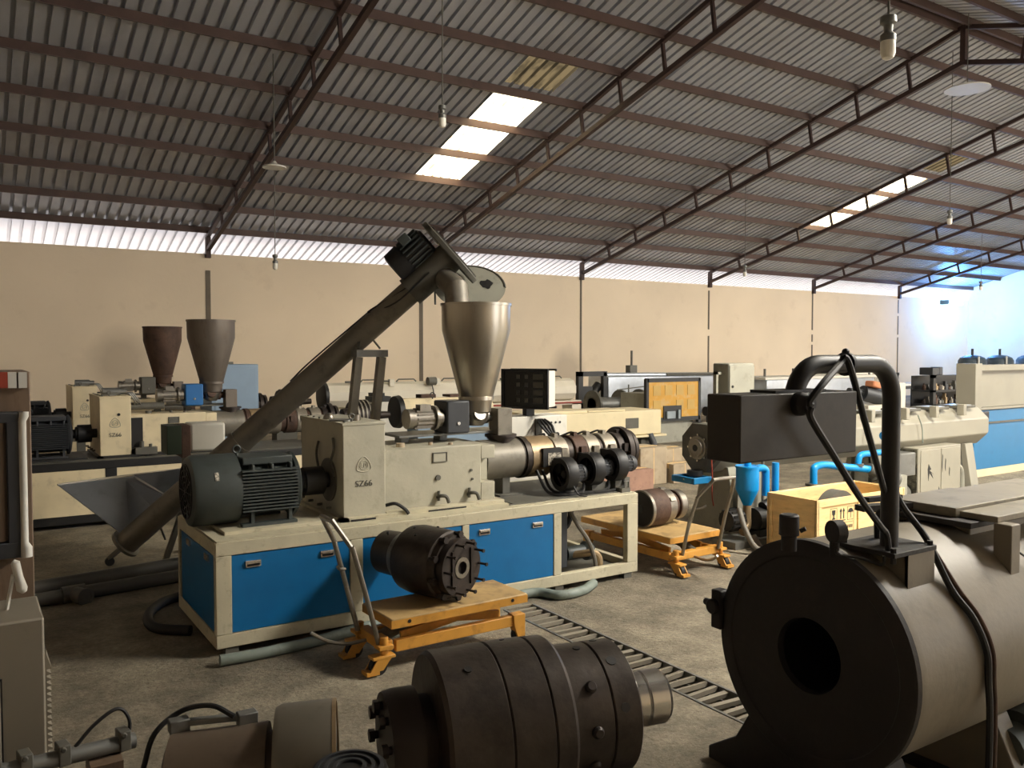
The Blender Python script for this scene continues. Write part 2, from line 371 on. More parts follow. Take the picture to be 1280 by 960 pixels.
# corrugated sheets, one metre wide, five ribs each
def sheet(name, x0, ya, yb, m):
    """sheet from y=ya to y=yb following the roof, ribs standing up, 1 m wide"""
    mb = MB(); prof = []
    for k in range(5):
        a = k*.2
        prof += [(a,0),(a+.130,0),(a+.137,.055),(a+.188,.055),(a+.195,0)]
    n = len(prof)
    prof.append((1.0, 0)); n = len(prof)
    vs = [(x0+p, ya, roof_z(ya)+h) for p, h in prof]+[(x0+p, yb, roof_z(yb)+h) for p, h in prof]
    mb.add(vs, [(i, i+1, n+i+1, n+i) for i in range(n-1)])
    return mb.out(name, m, ceiling, ang=20)
first = {}
EB, EF = YB+1.7, YF-1.2
x = -6.3; i = 0
while x < 35.4:
    for side in (0, 1):
        y_eave = EB if side == 0 else EF
        sky = abs(x-7.7) < .01 or abs(x-19.7) < .01 or (side and any(abs(x-q) < .01 for q in (6.7, 12.7, 13.7, 20.7, 21.7, 26.7, 27.7)))  # front-slope panels are out of view, added to go with the roof lamps
        if sky:
            def yy(d): return RIDGE+d if side == 0 else RIDGE-d
            sheet('roof_sheet', x, yy(0), yy(3.1), M['sheet'])
            sheet('browned_skylight_panel', x, yy(3.1), yy(4.0), M['skylight_old'])
            sheet('roof_sheet', x, yy(4.0), yy(4.3), M['sheet'])
            sheet('skylight_panel', x, yy(4.3), yy(7.3), M['skylight'])  # those on the front slope are added, out of view
            sheet('roof_sheet', x, yy(7.3), y_eave, M['sheet'])
        elif side in first:
            copy_of(first[side][0], ceiling, (x-first[side][1], 0, 0))
        else:
            first[side] = (sheet('roof_sheet', x, RIDGE, y_eave, M['sheet']), x)
    x += 1.0
# purlins
PY = [18.42-1.05*k for k in range(10)]+[8.12]
pur = MB().bar((XL, PY[0], roof_z(PY[0])-.066), (XR, PY[0], roof_z(PY[0])-.066), .05, .13).out('purlin', M['purlin'], ceiling)
for yv in PY[1:]: copy_of(pur, ceiling, (0, yv-PY[0], roof_z(yv)-roof_z(PY[0])))
for yv in PY: copy_of(pur, ceiling, (0, 2*RIDGE-yv-PY[0], roof_z(yv)-roof_z(PY[0])))
# lattice trusses
TX = [-.55+5.0*k for k in range(7)]
def truss():
    xx = TX[0]; tz = lambda y: roof_z(y)-.14
    bz = lambda y: 3.80+.263*(YB-RIDGE-abs(y-RIDGE))
    t = MB()
    for sgn in (1, -1):
        ye = RIDGE+sgn*(YB-RIDGE)
        t.bar((xx, ye, tz(ye)), (xx, RIDGE, tz(RIDGE)), .07, .07)
        t.bar((xx, ye, bz(ye)), (xx, RIDGE, bz(RIDGE)), .08, .08)
        t.bar((xx, ye-sgn*.05, bz(ye)-.16), (xx, ye-sgn*.05, tz(ye)), .10, .10)
    o = t.out('truss', M['truss'], ceiling)
    for sgn in (1, -1):
        for yv in PY[1:-1]:
            q = yv if sgn > 0 else 2*RIDGE-yv
            MB().bar((xx, q-sgn*.02, bz(q)), (xx, q+sgn*.06, tz(q)), .05, .05).out('truss_post', M['truss'], o)
    MB().bar((xx, RIDGE, bz(RIDGE)), (xx, RIDGE, tz(RIDGE)), .09, .09).out('king_post', M['truss'], o)
    return o
t0 = truss()
for xv in TX[1:]:
    c = copy_of(t0, ceiling, (xv-TX[0], 0, 0))
    for ch in t0.children: copy_of(ch, c)
# steel columns showing through the plaster, broken by plaster patches
for xv, segs, w in ((4.45,((1.0,3.38),),.10),(9.5,((.4,3.6),),.10),(14.45,((.3,3.7),),.06),(19.45,((.3,2.15),(2.35,3.55)),.06),
                    (24.45,((.3,1.9),(2.0,2.25),(2.4,3.65)),.06),(29.45,((.3,2.2),(2.3,3.0),(3.1,3.6)),.05)):
    for a, b in segs:
        B(xv-w/2, xv+w/2, YB-.012, YB+.02, a, b).out('column_strip', M['column'], wall_back)

# ================================================================== EXTRUDERS
def bolt(mb, c, axis, r=.008, h=.008): mb.lathe(c, axis, [(0, r), (h, r)], 6)
def eyebolt(parent, c, m, r=.022):
    c = V(c); mb = MB().cyl(c, c+V((0,0,.02)), .008, n=8)
    mb.tube([c+V((math.cos(a)*r, 0, .02+r+math.sin(a)*r)) for a in [2*math.pi*k/12 for k in range(13)]], .006, 6)
    mb.out('eye_bolt', m, parent)
def finned_motor(parent, x0, x1, y, z, r, m, name='motor', fins=13):
    """foot-mounted fan-cooled motor along +x: fan cowl at x0, shaft end at x1"""
    L = x1-x0; xc = x0+L*.42
    body = MB().cyl((xc-.01,y,z), (x1-.03,y,z), r*.80, n=28).out(name, m, parent)
    cw = MB().lathe((x0,y,z), (1,0,0), [(0,r*.80),(.012,r*.96),(.03,r),(xc-x0,r),(xc-x0,r*.9)], 36)
    c = cw.out('fan_cowl', m, body)
    gr = MB()
    for q in (.25,.42,.59,.74): gr.ring((x0-.006,y,z), (1,0,0), 0, .01, r*q+.008, r*q, 28)
    for k in range(6):
        a = math.pi*k/6; gr.bar((x0-.003, y-math.cos(a)*r*.75, z-math.sin(a)*r*.75), (x0-.003, y+math.cos(a)*r*.75, z+math.sin(a)*r*.75), .006, .006)
    gr.out('fan_grille', M['black'], body)
    f0 = MB().box(xc, x1-.045, y-r*.97, y-r*.70, z-.004, z+.004)
    fo = None
    for k in range(fins):
        zz = -r*.56+r*1.12*k/(fins-1)
        for sg in (-1, 1):
            if fo is None:
                fo = B(xc, x1-.045, -.5*r*.27, .5*r*.27, -.004, .004).out('cooling_fin', m, body)
                fo.location = (0, y+sg*r*.835-LOC[parent].y, z+zz-LOC[parent].z); fo.data.transform(Matrix.Translation((-LOC[parent].x*0, LOC[parent].y, LOC[parent].z)))
                base = (0,0)
            else:
                copy_of(fo, body, (0, y+sg*r*.835-LOC[parent].y, z+zz-LOC[parent].z))
    tp = MB()
    for sg in (-1, 1):
        if sg > 0: tp.obox((xc+(x1-xc)*.45, y, z+r*.80), (L*.46, r*1.25, r*.22))
        for k in range(3): tp.obox((xc+(x1-xc)*(.18+.3*k), y+sg*r*.72, z+r*.60), (.018, r*.28, r*.26))
    tp.out('terminal_housing', m, body, bevel=.006)
    MB().lathe((x1-.045,y,z), (1,0,0), [(0,r*.92),(.02,r*.94),(.035,r*.80),(.045,r*.45)], 32).out('end_bell', m, body)
    ft = MB()
    for sg in (-1, 1):
        ft.box(xc, x1-.05, y+sg*r*.78-.03, y+sg*r*.78+.03, z-r*1.03, z-r*.93)
        for q in (.15, .75): ft.box(xc+(x1-xc)*q, xc+(x1-xc)*q+.02, y+sg*r*.70-.02, y+sg*r*.70+.02, z-r*.98, z-r*.5)
    for p_ in (-1, 1):
        fh = MB(); fh.v = ft.v[:24] if p_ < 0 else ft.v[24:]; fh.f = [f for f in B(0,1,0,1,0,1).f]+[tuple(q+8 for q in f) for f in B(0,1,0,1,0,1).f]+[tuple(q+16 for q in f) for f in B(0,1,0,1,0,1).f]
        fh.out('motor_foot', m, body)
    eyebolt(body, (xc+.02, y, z+r*.9), m)
    return body
def emblem(parent, c, s, m):
    """raised mark: rounded triangle around a ring with two letters"""
    c = V(c); u = V((1,0,0)); v = V((0,0,1)); mb = MB(); pts = []
    for k in range(3):
        cx, cz = s*.58*math.cos(R(90+120*k)), s*.58*math.sin(R(90+120*k))
        for j in range(-4, 5):
            a = R(90+120*k+180+j*7.2); pts.append(c+u*(cx+s*1.06*math.cos(a))+v*(cz+s*1.06*math.sin(a)))
    order = sorted(pts, key=lambda p: math.atan2((p-c).z, (p-c).x)); order.append(order[0])
    mb.tube(order, s*.035, 5)
    mb.tube([c+u*(s*.33*math.cos(a))+v*(s*.33*math.sin(a)) for a in [2*math.pi*k/20 for k in range(21)]], s*.03, 5)
    for p in (((-.2,.18),(-.2,-.14),(-.04,-.14)), ((.0,-.14),(.03,.15),(.11,-.02),(.19,.15),(.22,-.14))):
        mb.tube([c+u*(a*s)+v*(b*s) for a, b in p], s*.028, 5)
    mb.out('maker_mark', m, parent)

def extruder(off, S):
    base = V((1.13, 4.64, 0))
    root = thing('extruder', base+V(off), S['label'], 'extruder', 'twin screw pipe extruders in rows')
    LOC[root] = base                                     # parts are written in the place of the first machine
    cr, ed = M[S['paint']], M[S['edge']]
    X0, X1, Y0, Y1, T = 1.13, 4.14, 4.64, 5.58, .62
    full = S['full']
    # ---- frame
    fr = MB(); up = S['uprights']
    for y in (Y0, Y1-.05):
        fr.box(X0, X1, y, y+.05, T-.075, T-.002); fr.box(X0, X1, y, y+.05, .04, .115)
        for a, b in up: fr.box(a, b, y, y+.05, .115, T-.075)
    for xx in (X0, X1-.05):
        fr.box(xx, xx+.05, Y0+.05, Y1-.05, T-.075, T-.002); fr.box(xx, xx+.05, Y0+.05, Y1-.05, .04, .115)
    for a, b in ((1.5,1.56),(2.68,2.74),(3.40,3.46)): fr.box(a, b, Y0+.05, Y1-.05, .045, .10)
    f = fr.out('frame', ed, root, bevel=.004)
    deck = MB().box(X0+.01, X1-.01, Y0+.01, Y1-.01, T-.012, T+.004)
    deck.out('bed_plate', ed if full else M['dgrey'], root)
    B(3.10, 4.02, Y0+.07, Y1-.07, T+.002, T+.010).out('checker_plate', M['dgrey'], root)
    ft = None
    for xx in (1.18, 2.0, 2.7, 3.4, 4.02):
        for y in (Y0+.01, Y1-.07): B(xx, xx+.07, y, y+.06, 0, .045).out('foot', M['dgrey'], f)
    for a, b in S['panels']:
        p = B(a, b, Y0+.006, Y0+.02, .118, T-.078).out('panel', M[S['panel']], root, bevel=.002)
        if full:
            w = b-a
            for q in (.17, .80):
                if w < .3 and q > .5: continue
                h = MB(); cx = a+w*q; z = T-.135
                h.box(cx-.042, cx+.042, Y0-.002, Y0+.007, z-.018, z+.018)
                h.box(cx-.036, cx+.036, Y0-.012, Y0-.002, z+.002, z+.014)
                h.out('handle', M['chrome'], p)
                B(cx-.034, cx+.034, Y0-.0035, Y0-.001, z-.013, z+.001).out('handle_recess', M['black'], p)
        B(a, b, Y1-.02, Y1-.006, .118, T-.078).out('panel', M[S['panel']], root)
    p = B(X0+.006, X0+.02, Y0+.08, Y1-.08, .118, T-.085).out('panel', M[S['panel']], root)
    if full:
        for y in (4.84, 5.28):
            MB().box(X0-.006, X0+.006, y-.04, y+.04, .49, .525).out('handle', M['chrome'], p)
    # ---- motor and coupling
    MB().box(1.22, 1.82, 4.80, 5.30, T, T+.022).out('motor_base', ed, root, bevel=.003)
    mo = finned_motor(root, 1.07, 1.71, 5.05, .850, .205, M[S['motor']])
    if full:
        MB().obox((1.20, 5.05-.206*math.cos(R(28)), .85+.206*math.sin(R(28))), (.022, .004, .05), Matrix.Rotation(R(-28), 3, 'X')).out('rating_tag', M['paper'], mo)
    MB().cyl((1.69,5.05,.85), (1.95,5.05,.85), .045, n=18).cyl((1.76,5.05,.85), (1.88,5.05,.85), .088, n=24).cyl((1.74,5.05,.85), (1.76,5.05,.85), .07, n=24).out('coupling', M['black'], root)
    # ---- reduction gearbox: tall case
    gx0, gx1, gy0, gy1, gz = 1.93, 2.21, 4.82, 5.56, 1.205
    gb = B(gx0, gx1, gy0, gy1, T, gz).out('gearbox', cr, root, bevel=.006)
    B(gx0-.004, gx1+.004, gy0-.004, gy1+.004, gz-.004, gz+.014).out('gearbox_lid', cr, gb, bevel=.003)
    MB().box(gx0-.03, gx1+.06, gy0-.05, gy0+.02, T, T+.024).box(gx0-.03, gx0+.02, gy0-.05, gy1, T, T+.024).out('foot_flange', ed, gb)
    bl = MB()
    for k in range(7): bolt(bl, (gx0+.03, gy0+.05+k*.105, gz+.014), (0,0,1), .009, .008)
    for k in range(4): bolt(bl, (gx0-.03+.0, gy0+.12+.16*k, T+.07), (-1,0,0), .009, .03)
    out_each(bl, 'lid_bolt', M['dgrey'], gb)
    eyebolt(gb, (gx0+.10, gy0+.10, gz+.01), M['dgrey'], .016)
    B(gx0+.03, gx0+.19, gy0-.054, gy0-.045, T+.004, T+.016).out('foot_slot', M['black'], gb)
    emblem(gb, (gx0+.135, gy0-.001, T+.335), .085, cr if full else M['grey'])
    text_mesh('SZ66', 'model_number', M['dgrey'], gb, (gx0+.135, gy0-.001, T+.205), (1,0,0), (0,0,1), .054)
    if full:   # oil runs and bearing cap on the coupling side
        MB().ring((gx0,5.05,.85), (-1,0,0), 0, .012, .135, .05, 28).out('bearing_cap', M['dgrey'], gb)
        MB().tube(smooth([(gx0-.012,4.95,1.12),(gx0-.015,4.93,1.05),(gx0-.02,4.97,.96),(gx0-.02,4.92,.88)]), .008, 6).out('oil_pipe', M['dgrey'], gb)
        MB().tube(smooth([(gx0-.012,5.20,1.08),(gx0-.02,5.22,1.0),(gx0-.02,5.18,.9)]), .008, 6).out('oil_pipe', M['dgrey'], gb)
        MB().cyl((gx0+.07,5.02,gz+.012), (gx0+.07,5.02,gz+.022), .075, n=24).out('inspection_cover', M['galv'], gb)
        out_each(MB().cyl((gx0+.15,4.98,gz+.012), (gx0+.15,4.98,gz+.05), .03, n=14).sphere((gx0+.05,5.18,gz+.02), .035, 12), 'breather', M['steel'], gb)
    # ---- distribution gearbox: long case
    db = B(2.21, 2.93, 4.86, 5.42, T+.02, 1.03).out('distribution_box', cr, root, bevel=.006)
    MB().box(2.93, 3.04, 4.86, 5.42, .93, 1.02).box(2.93, 3.04, 4.86, 5.42, T+.02, .77).box(2.93, 3.04, 4.96, 5.36, .77, .93).out('neck_block', cr, db, bevel=.004)
    MB().box(2.21, 3.08, 4.80, 5.46, T, T+.03).out('foot_flange', ed, db, bevel=.003)
    B(2.5, 2.78, 4.797, 4.803, T+.004, T+.014).out('foot_slot', M['black'], db)
    B(2.57, 2.66, 4.856, 4.862, .935, .99).out('name_plate', M['dgrey'] if not full else cr, db)
    fr2 = MB()
    for (a, b, c, d) in ((2.562,2.668,.99,.994),(2.562,2.668,.931,.935),(2.562,2.566,.931,.994),(2.664,2.668,.931,.994)): fr2.box(a, b, 4.852, 4.862, c, d)
    fr2.out('name_plate_rim', M['dgrey'], db)
    sg = MB().cyl((2.60,4.86,.83), (2.60,4.848,.83), .018, n=14); bolt(sg, (2.85,4.86,.86), (0,-1,0), .01, .01); bolt(sg, (2.86,4.86,.80), (0,-1,0), .008, .01)
    sg.out('sight_glass', M['dgrey'], db)
    for xx in (2.60, 2.83):
        MB().tube(smooth([(xx,4.86,.70),(xx,4.82,.715),(xx+.03,4.80,.71),(xx+.05,4.80,.67)]), .012, 8).cyl((xx,4.845,.68), (xx,4.845,.745), .01, n=8).out('drain_tap', M['dgrey'], db)
    MB().tube(smooth([(2.215,4.83,.69),(2.27,4.80,.70),(2.33,4.79,.66),(2.35,4.78,.63)]), .011, 8).out('oil_hose', M['rubber'], db)
    MB().cyl((2.40,5.0,1.03), (2.40,5.0,1.055), .03, n=14).cyl((2.62,5.0,1.03), (2.62,5.0,1.05), .015, n=8).cyl((2.74,4.94,1.03), (2.74,4.94,1.045), .015, n=8).out('filler_plug', M['board'] if full else M['dgrey'], db)
    if not full:   # panel for the shaded gap, pumps and pipework cluttering the older machines
        B(2.212, 2.32, 4.845, 5.3, T+.03, 1.0).out('gap_shade_panel', M['black'], db)  # black panel standing in for the shaded gap beside the gearbox
        MB().cyl((1.98,5.0,gz+.05), (2.14,5.0,gz+.05), .042, n=16).cyl((2.14,5.0,gz+.05), (2.20,5.0,gz+.05), .028, n=12).box(1.97,2.1,4.96,5.04,gz,gz+.03).out('lubrication_pump', M['galv'], gb)
        MB().cyl((2.02,5.16,gz+.045), (2.17,5.2,gz+.045), .036, n=14).out('pump_motor', M['dgrey'], gb)
        MB().cyl((2.24,5.06,1.10), (2.56,5.06,1.10), .036, n=16).out('oil_cooler', M['dgrey'], db)
        for k in range(3): MB().tube(smooth([(2.15+.03*k,5.0,gz+.04),(2.22+.02*k,4.98,gz+.03),(2.27+.02*k,4.99,1.16),(2.28+.03*k,5.04,1.11)]), .008, 6).out('oil_pipe', M['galv'], db)
        MB().box(2.24, 2.44, 4.77, 4.84, T+.02, T+.09).cyl((2.30,4.79,T+.05), (2.30,4.79,T+.15), .02, n=10).cyl((2.38,4.79,T+.05), (2.38,4.79,T+.12), .016, n=10).out('valve_cluster', M['dgrey'], db)
        MB().cyl((gx0+.17,gy0,T+.42), (gx0+.17,gy0-.006,T+.42), .014, n=12).out('plug', M['black'], gb)
        MB().cyl((2.98,5.3,1.09), (2.98,5.3,1.45), .008, n=6).out('stay_rod', M['dgrey'], root)
    # ---- metering feeder
    plate = MB().box(2.44, 3.30, 5.10, 5.40, 1.075, 1.09).box(2.80, 2.86, 5.2, 5.3, 1.03, 1.08).box(2.5, 2.56, 5.2, 5.3, 1.03, 1.08).out('feeder_plate', M['galv'] if full else M['dgrey'], root, bevel=.003)
    fm = MB().cyl((2.52,5.12,1.20), (2.76,5.12,1.20), .062, n=20).cyl((2.50,5.12,1.20), (2.54,5.12,1.20), .068, n=20)
    for k in range(14):
        a = 2*math.pi*k/14; fm.bar((2.56,5.12+math.cos(a)*.066,1.2+math.sin(a)*.066), (2.68,5.12+math.cos(a)*.066,1.2+math.sin(a)*.066), .008, .012)
    fm.obox((2.62,5.10,1.275), (.08,.07,.04)).ring((2.70,5.12,1.2), (1,0,0), 0, .02, .085, .05)
    fm.out('feeder_motor', M['steel'], root, bevel=0)
    MB().box(2.77, 2.95, 5.04, 5.24, 1.09, 1.315).out('chain_box', M[S['chain']], root, bevel=.012)
    MB().cyl((2.86,5.04,1.16), (2.86,5.032,1.16), .012, n=10).out('chain_box_bolt', M['chrome'], root)
    MB().cyl((2.95,5.14,1.19), (3.20,5.14,1.19), .035, n=18).cyl((3.04,5.05,1.22), (3.04,5.2,1.17), .045, n=18).cyl((3.12,5.14,1.19), (3.145,5.14,1.19), .05, n=18).out('feed_tube', M['steel'] if full else M['rust'], root)
    # ---- hopper
    hs = S['hopper']; hz = 1.985; hc = V((3.06, 5.14, 0))
    hop = MB().lathe(hc+V((0,0,1.20)), (0,0,1), [(0,.07),(.03,.105),(.11,.112),(.125,.118),(.60,.242),(hz-1.20,.245),(hz-1.20,.238),(.60,.234),(.13,.11)], 48).out('hopper', M[hs], root)
    out_each(MB().ring(hc+V((0,0,hz)), (0,0,1), -.012, .006, .252, .236, 48).ring(hc+V((0,0,1.325)), (0,0,1), -.012, .012, .126, .112, 36), 'hopper_rim', M[hs], hop)
    MB().lathe(hc+V((0,0,1.13)), (0,0,1), [(0,.05),(.03,.075),(.08,.09),(.1,.06)], 24).out('hopper_outlet', M['steel'], hop)
    if S['lid']:
        # hinged lid standing open at the back of the rim: half-tilted disc with a hole
        L = MB(); cc = hc+V((.06,.17,hz+.01)); u = V((.9,-.436,0)).normalized(); v = V((.25,.5,.83)).normalized()
        out = [(.26*math.cos(a), .16+.20*math.sin(a)) for a in [2*math.pi*k/40 for k in range(40)]]
        out = [(a, max(b, 0)) for a, b in out]
        L.prism(out, cc, u, v, V((0,.01,0)))
        lid = L.out('hopper_lid', M['grey'], hop)
        MB().tube([cc+u*a+v*b for a, b in out[:21]]+[cc+u*out[0][0]*-1], .007, 6).out('lid_rim', M['dgrey'], lid)
        hole = [(.12+(.046+.009*math.sin(3*a))*math.cos(a), .19+(.040+.009*math.cos(5*a))*math.sin(a)) for a in [2*math.pi*k/18 for k in range(18)]]
        MB().prism(hole, cc+V((0,-.003,0)), u, v, V((0,.002,0))).out('lid_hole', M['black'], lid)
    # ---- feed throat
    MB().box(3.18, 3.30, 5.04, 5.16, 1.06, 1.25).out('feed_chute', M[S['chute']], root, bevel=.003)
    MB().cyl((3.24,5.1,1.045), (3.24,5.1,1.062), .115, n=28).cyl((3.24,5.1,.96), (3.24,5.1,1.045), .078, n=24).cyl((3.24,5.1,1.03), (3.24,5.1,1.045), .10, n=28).out('feed_throat', M['die_lug'], root)
    # ---- barrel
    ba = V((3.02, 5.1, .885)); ax = (1,0,0)
    bar = MB().lathe(ba, ax, [(0,.11),(.06,.115),(.06,.14),(.36,.14),(.36,.152),(.40,.152),(.40,.12),(1.30,.12),(1.30,.09),(1.42,.09)], 36).out('barrel', M['rust'] if not full else M['die'], root)
    bm = MB().lathe(ba, ax, [(.03,.135),(.03,.142),(.34,.142),(.34,.135)], 36).out('barrel_jacket', M['tubegrey'], bar)
    zb = MB().lathe(ba+V((.41,0,0)), ax, [(0,.15),(.19,.15)], 12, ph=R(15)).out('heater_shroud', M['brass'], bar)
    tbx = B(3.50, 3.66, 4.935, 4.965, .82, .955).out('heater_terminal', M['black'], bar)
    if full: B(3.54, 3.655, 4.931, 4.936, .83, .92).out('wiring_plate', M['paper'], tbx)
    for q, m in ((.62,'heater'),(.80,'rust'),(.92,'heater'),(1.08,'heater'),(1.22,'die_lug')):
        hb = MB().lathe(ba+V((q,0,0)), ax, [(0,.132),(.005,.138),(.115,.138),(.12,.132)], 32)
        hb.obox(ba+V((q+.06,-.02,.145)), (.03,.05,.03)); hb.obox(ba+V((q+.06,-.14,.03)), (.05,.03,.06))
        hb.out('heater_band', M[m], bar)
    MB().ring(ba, ax, 1.30, 1.345, .178, .10, 36).ring(ba, ax, 1.38, 1.41, .15, .08, 32).out('end_flange', M['die_lug'], bar)
    cab = MB()
    for k in range(5):
        xx = 3.64+.13*k
        cab.tube(smooth([(xx,5.12,1.02),(xx+.02,5.16,1.035),(xx+.05,5.3,1.0),(xx+.03,5.5,.93)]), .008, 6)
    out_each(cab, 'heater_cable', M['rubber'], bar)
    out_each(MB().box(3.22, 3.28, 5.04, 5.16, T+.02, .76).box(3.16, 3.36, 4.98, 5.22, T, T+.02).box(4.05, 4.09, 5.02, 5.18, T, .78), 'barrel_stand', M['dgrey'], root)
    # ---- blowers under the barrel
    if full:
        for (xx, zz) in ((3.60,.775),(3.84,.795),(4.06,.81)):
            y = 4.83
            bwr = MB().lathe((xx-.03,y,zz), ax, [(0,.085),(.0,.115),(.015,.122),(.085,.122),(.10,.10)], 28, caps=False)
            bwr.ring((xx-.03,y,zz), ax, -.004, .0, .118, .084, 28); bwr.cyl((xx+.065,y,zz), (xx+.07,y,zz), .10, n=28)
            bwr.obox((xx+.03,y+.09,zz+.06), (.08,.14,.10))
            bo = bwr.out('blower', M['black'], root)
            wh = MB()
            for k in range(16):
                a = 2*math.pi*k/16; wh.obox((xx+.02, y+math.cos(a)*.07, zz+math.sin(a)*.07), (.05,.018,.004), Matrix.Rotation(a+.6, 3, 'X'))
            wh.cyl((xx,y,zz), (xx+.05,y,zz), .03, n=14).out('impeller', M['rubber'], bo)
            mt = MB().cyl((xx+.07,y,zz), (xx+.17,y,zz), .052, n=18)
            for k in range(16):
                a = 2*math.pi*k/16; mt.bar((xx+.075,y+math.cos(a)*.056,zz+math.sin(a)*.056), (xx+.15,y+math.cos(a)*.056,zz+math.sin(a)*.056), .007, .014)
            mt.lathe((xx+.15,y,zz), ax, [(0,.062),(.02,.064),(.045,.055)], 20)
            mt.out('blower_motor', M['charcoal'], bo)
            MB().box(xx+.0, xx+.14, y-.03, y+.05, T, zz-.10).out('blower_foot', M['dgrey'], bo)
        cb = MB()
        for k, (a, b) in enumerate(((3.45,3.72),(3.5,3.95),(3.62,4.1))):
            cb.tube(smooth([(a,4.95,.80),(a+.02,4.84,.66),(.5*(a+b),4.76-.015*k,.640),(b,4.77,.645),(b+.04,4.80,.70)]), .011, 6)
        cb.tube(smooth([(3.62,4.75,.72),(3.63,4.70,.65),(3.68,4.68,.632),(3.72,4.71,.632)]), .006, 6)
        out_each(cb, 'blower_cable', M['rubber'], root)
        out_each(MB().box(3.06, 3.35, 4.70, 4.715, T+.004, T+.012).box(4.02, 4.10, 4.68, 4.75, T, T+.035).tube([(4.06,4.70,.65),(4.06,4.70,.70),(4.10,4.70,.70),(4.10,4.70,.65)], .006, 6), 'deck_bracket', M['dgrey'], root)
        # ---- water pump and pipes in the open bay
        MB().box(3.47, 3.60, 4.78, 5.5, .115, .54).out('bay_cabinet', M['charcoal'], root, bevel=.004)
        MB().cyl((3.64,4.86,.19), (3.80,4.86,.19), .05, n=18).lathe((3.80,4.86,.19), ax, [(0,.05),(.02,.07),(.06,.07),(.08,.04)], 20).out('water_pump', M['motor'], root)
        MB().tube(smooth([(3.62,4.9,.17),(3.72,4.80,.19),(3.80,4.74,.20),(3.84,4.72,.16),(3.84,4.72,.06)]), .026, 10).out('pump_elbow', M['brass'], root)
        MB().tube(smooth([(3.62,4.78,.52),(3.66,4.74,.42),(3.74,4.72,.30),(3.80,4.72,.16),(3.81,4.72,.07)]), .016, 8).out('bay_hose', M['ghose'], root)
        MB().tube(smooth([(3.62,5.0,.40),(3.70,4.95,.36),(3.75,4.95,.42),(3.78,4.98,.48)]), .022, 8).tube([(3.65,5.0,.20),(3.9,5.02,.16),(4.05,5.05,.14)], .02, 8).out('bay_hose', M['rubber'], root)
        B(3.46, 4.1, Y0+.03, Y1-.03, .05, .065).out('drip_tray', M['dgrey'], root)
    return root
extruder((0,0,0), dict(label='grey-cream twin screw extruder on a frame with blue panels, bright steel hopper above', paint='cream', edge='cream_edge', full=True,
    uprights=((1.13,1.215),(1.90,1.98),(2.66,2.71),(3.38,3.445),(4.04,4.14)), panels=((1.217,1.898),(1.982,2.658),(2.712,3.378)),
    panel='blue', motor='motor', chain='charcoal', hopper='stainless', lid=True, chute='tubegrey'))
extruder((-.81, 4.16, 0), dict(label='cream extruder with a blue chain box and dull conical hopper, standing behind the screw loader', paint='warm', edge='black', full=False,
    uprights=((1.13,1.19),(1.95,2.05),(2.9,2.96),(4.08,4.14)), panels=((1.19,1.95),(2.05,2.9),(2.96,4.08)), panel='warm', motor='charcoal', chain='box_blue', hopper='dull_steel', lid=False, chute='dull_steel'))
extruder((-.76, 7.0, 0), dict(label='cream extruder with a small dark brown hopper, the one closest to the tan wall', paint='warm', edge='dgrey', full=False,
    uprights=((1.13,1.19),(1.95,2.05),(2.9,2.96),(4.08,4.14)), panels=((1.19,1.95),(2.05,2.9),(2.96,4.08)), panel='warm', motor='charcoal', chain='dgrey', hopper='rust', lid=False, chute='dull_steel'))

# ---- terminal cabinet with a tilted control panel, behind the first extruder
tcab = thing('control_cabinet', (4.05, 5.85, 0), 'white terminal cabinet with a black instrument panel on a post, behind the extruder barrel', 'control cabinet')
B(3.72, 4.30, 5.72, 6.0, 0, 1.12).out('cabinet_body', M['white'], tcab, bevel=.006)
hl = MB()
for k in range(4): hl.cyl((4.09+.045*k,5.722,1.06), (4.09+.045*k,5.716,1.06), .010, n=12)
out_each(hl, 'cable_hole', M['black'], tcab)
B(3.97, 4.03, 5.70, 5.73, .9, 1.10).out('cable_entry', M['dgrey'], tcab)
cb = MB()
for k in range(4): cb.tube(smooth([(3.99+.02*k,5.70,1.09),(3.96+.035*k,5.62,1.05),(4.0+.02*k,5.55,.97),(3.93+.05*k,5.45,.95)]), .012, 6)
out_each(cb, 'cable', M['rubber'], tcab)
rot = Matrix.Rotation(-R(58), 3, 'Z')
pc = V((3.98, 5.82, 1.345))
pan = MB().obox(pc, (.40, .17, .30), rot).out('instrument_panel', M['white'], tcab, bevel=.004)
fb = MB()
for a, b, w, h in ((0,.155,.42,.02),(0,-.155,.42,.02),(.2,0,.02,.33),(-.2,0,.02,.33)): fb.obox(pc+rot @ V((a,-.09,b)), (w,.03,h), rot)
fb.obox(pc+rot @ V((0,.09,.155)), (.42,.02,.02), rot).obox(pc+rot @ V((0,.09,-.155)), (.42,.02,.02), rot)
fb.out('panel_frame', M['black'], pan)
MB().obox(pc+rot @ V((0,-.088,0)), (.39,.006,.29), rot).out('panel_face', M['glassy'], pan)
for r_ in range(4):
    for c_ in range(3):
        MB().obox(pc+rot @ V((-.06+.075*c_+.03*(c_ == 2),-.093,.10-.065*r_)), ((.03,.006,.035) if c_ < 2 else (.09,.006,.045)), rot).out('meter', M['dgrey'], pan)
MB().box(3.94, 4.02, 5.80, 5.86, 1.12, 1.20).out('panel_post', M['black'], tcab)

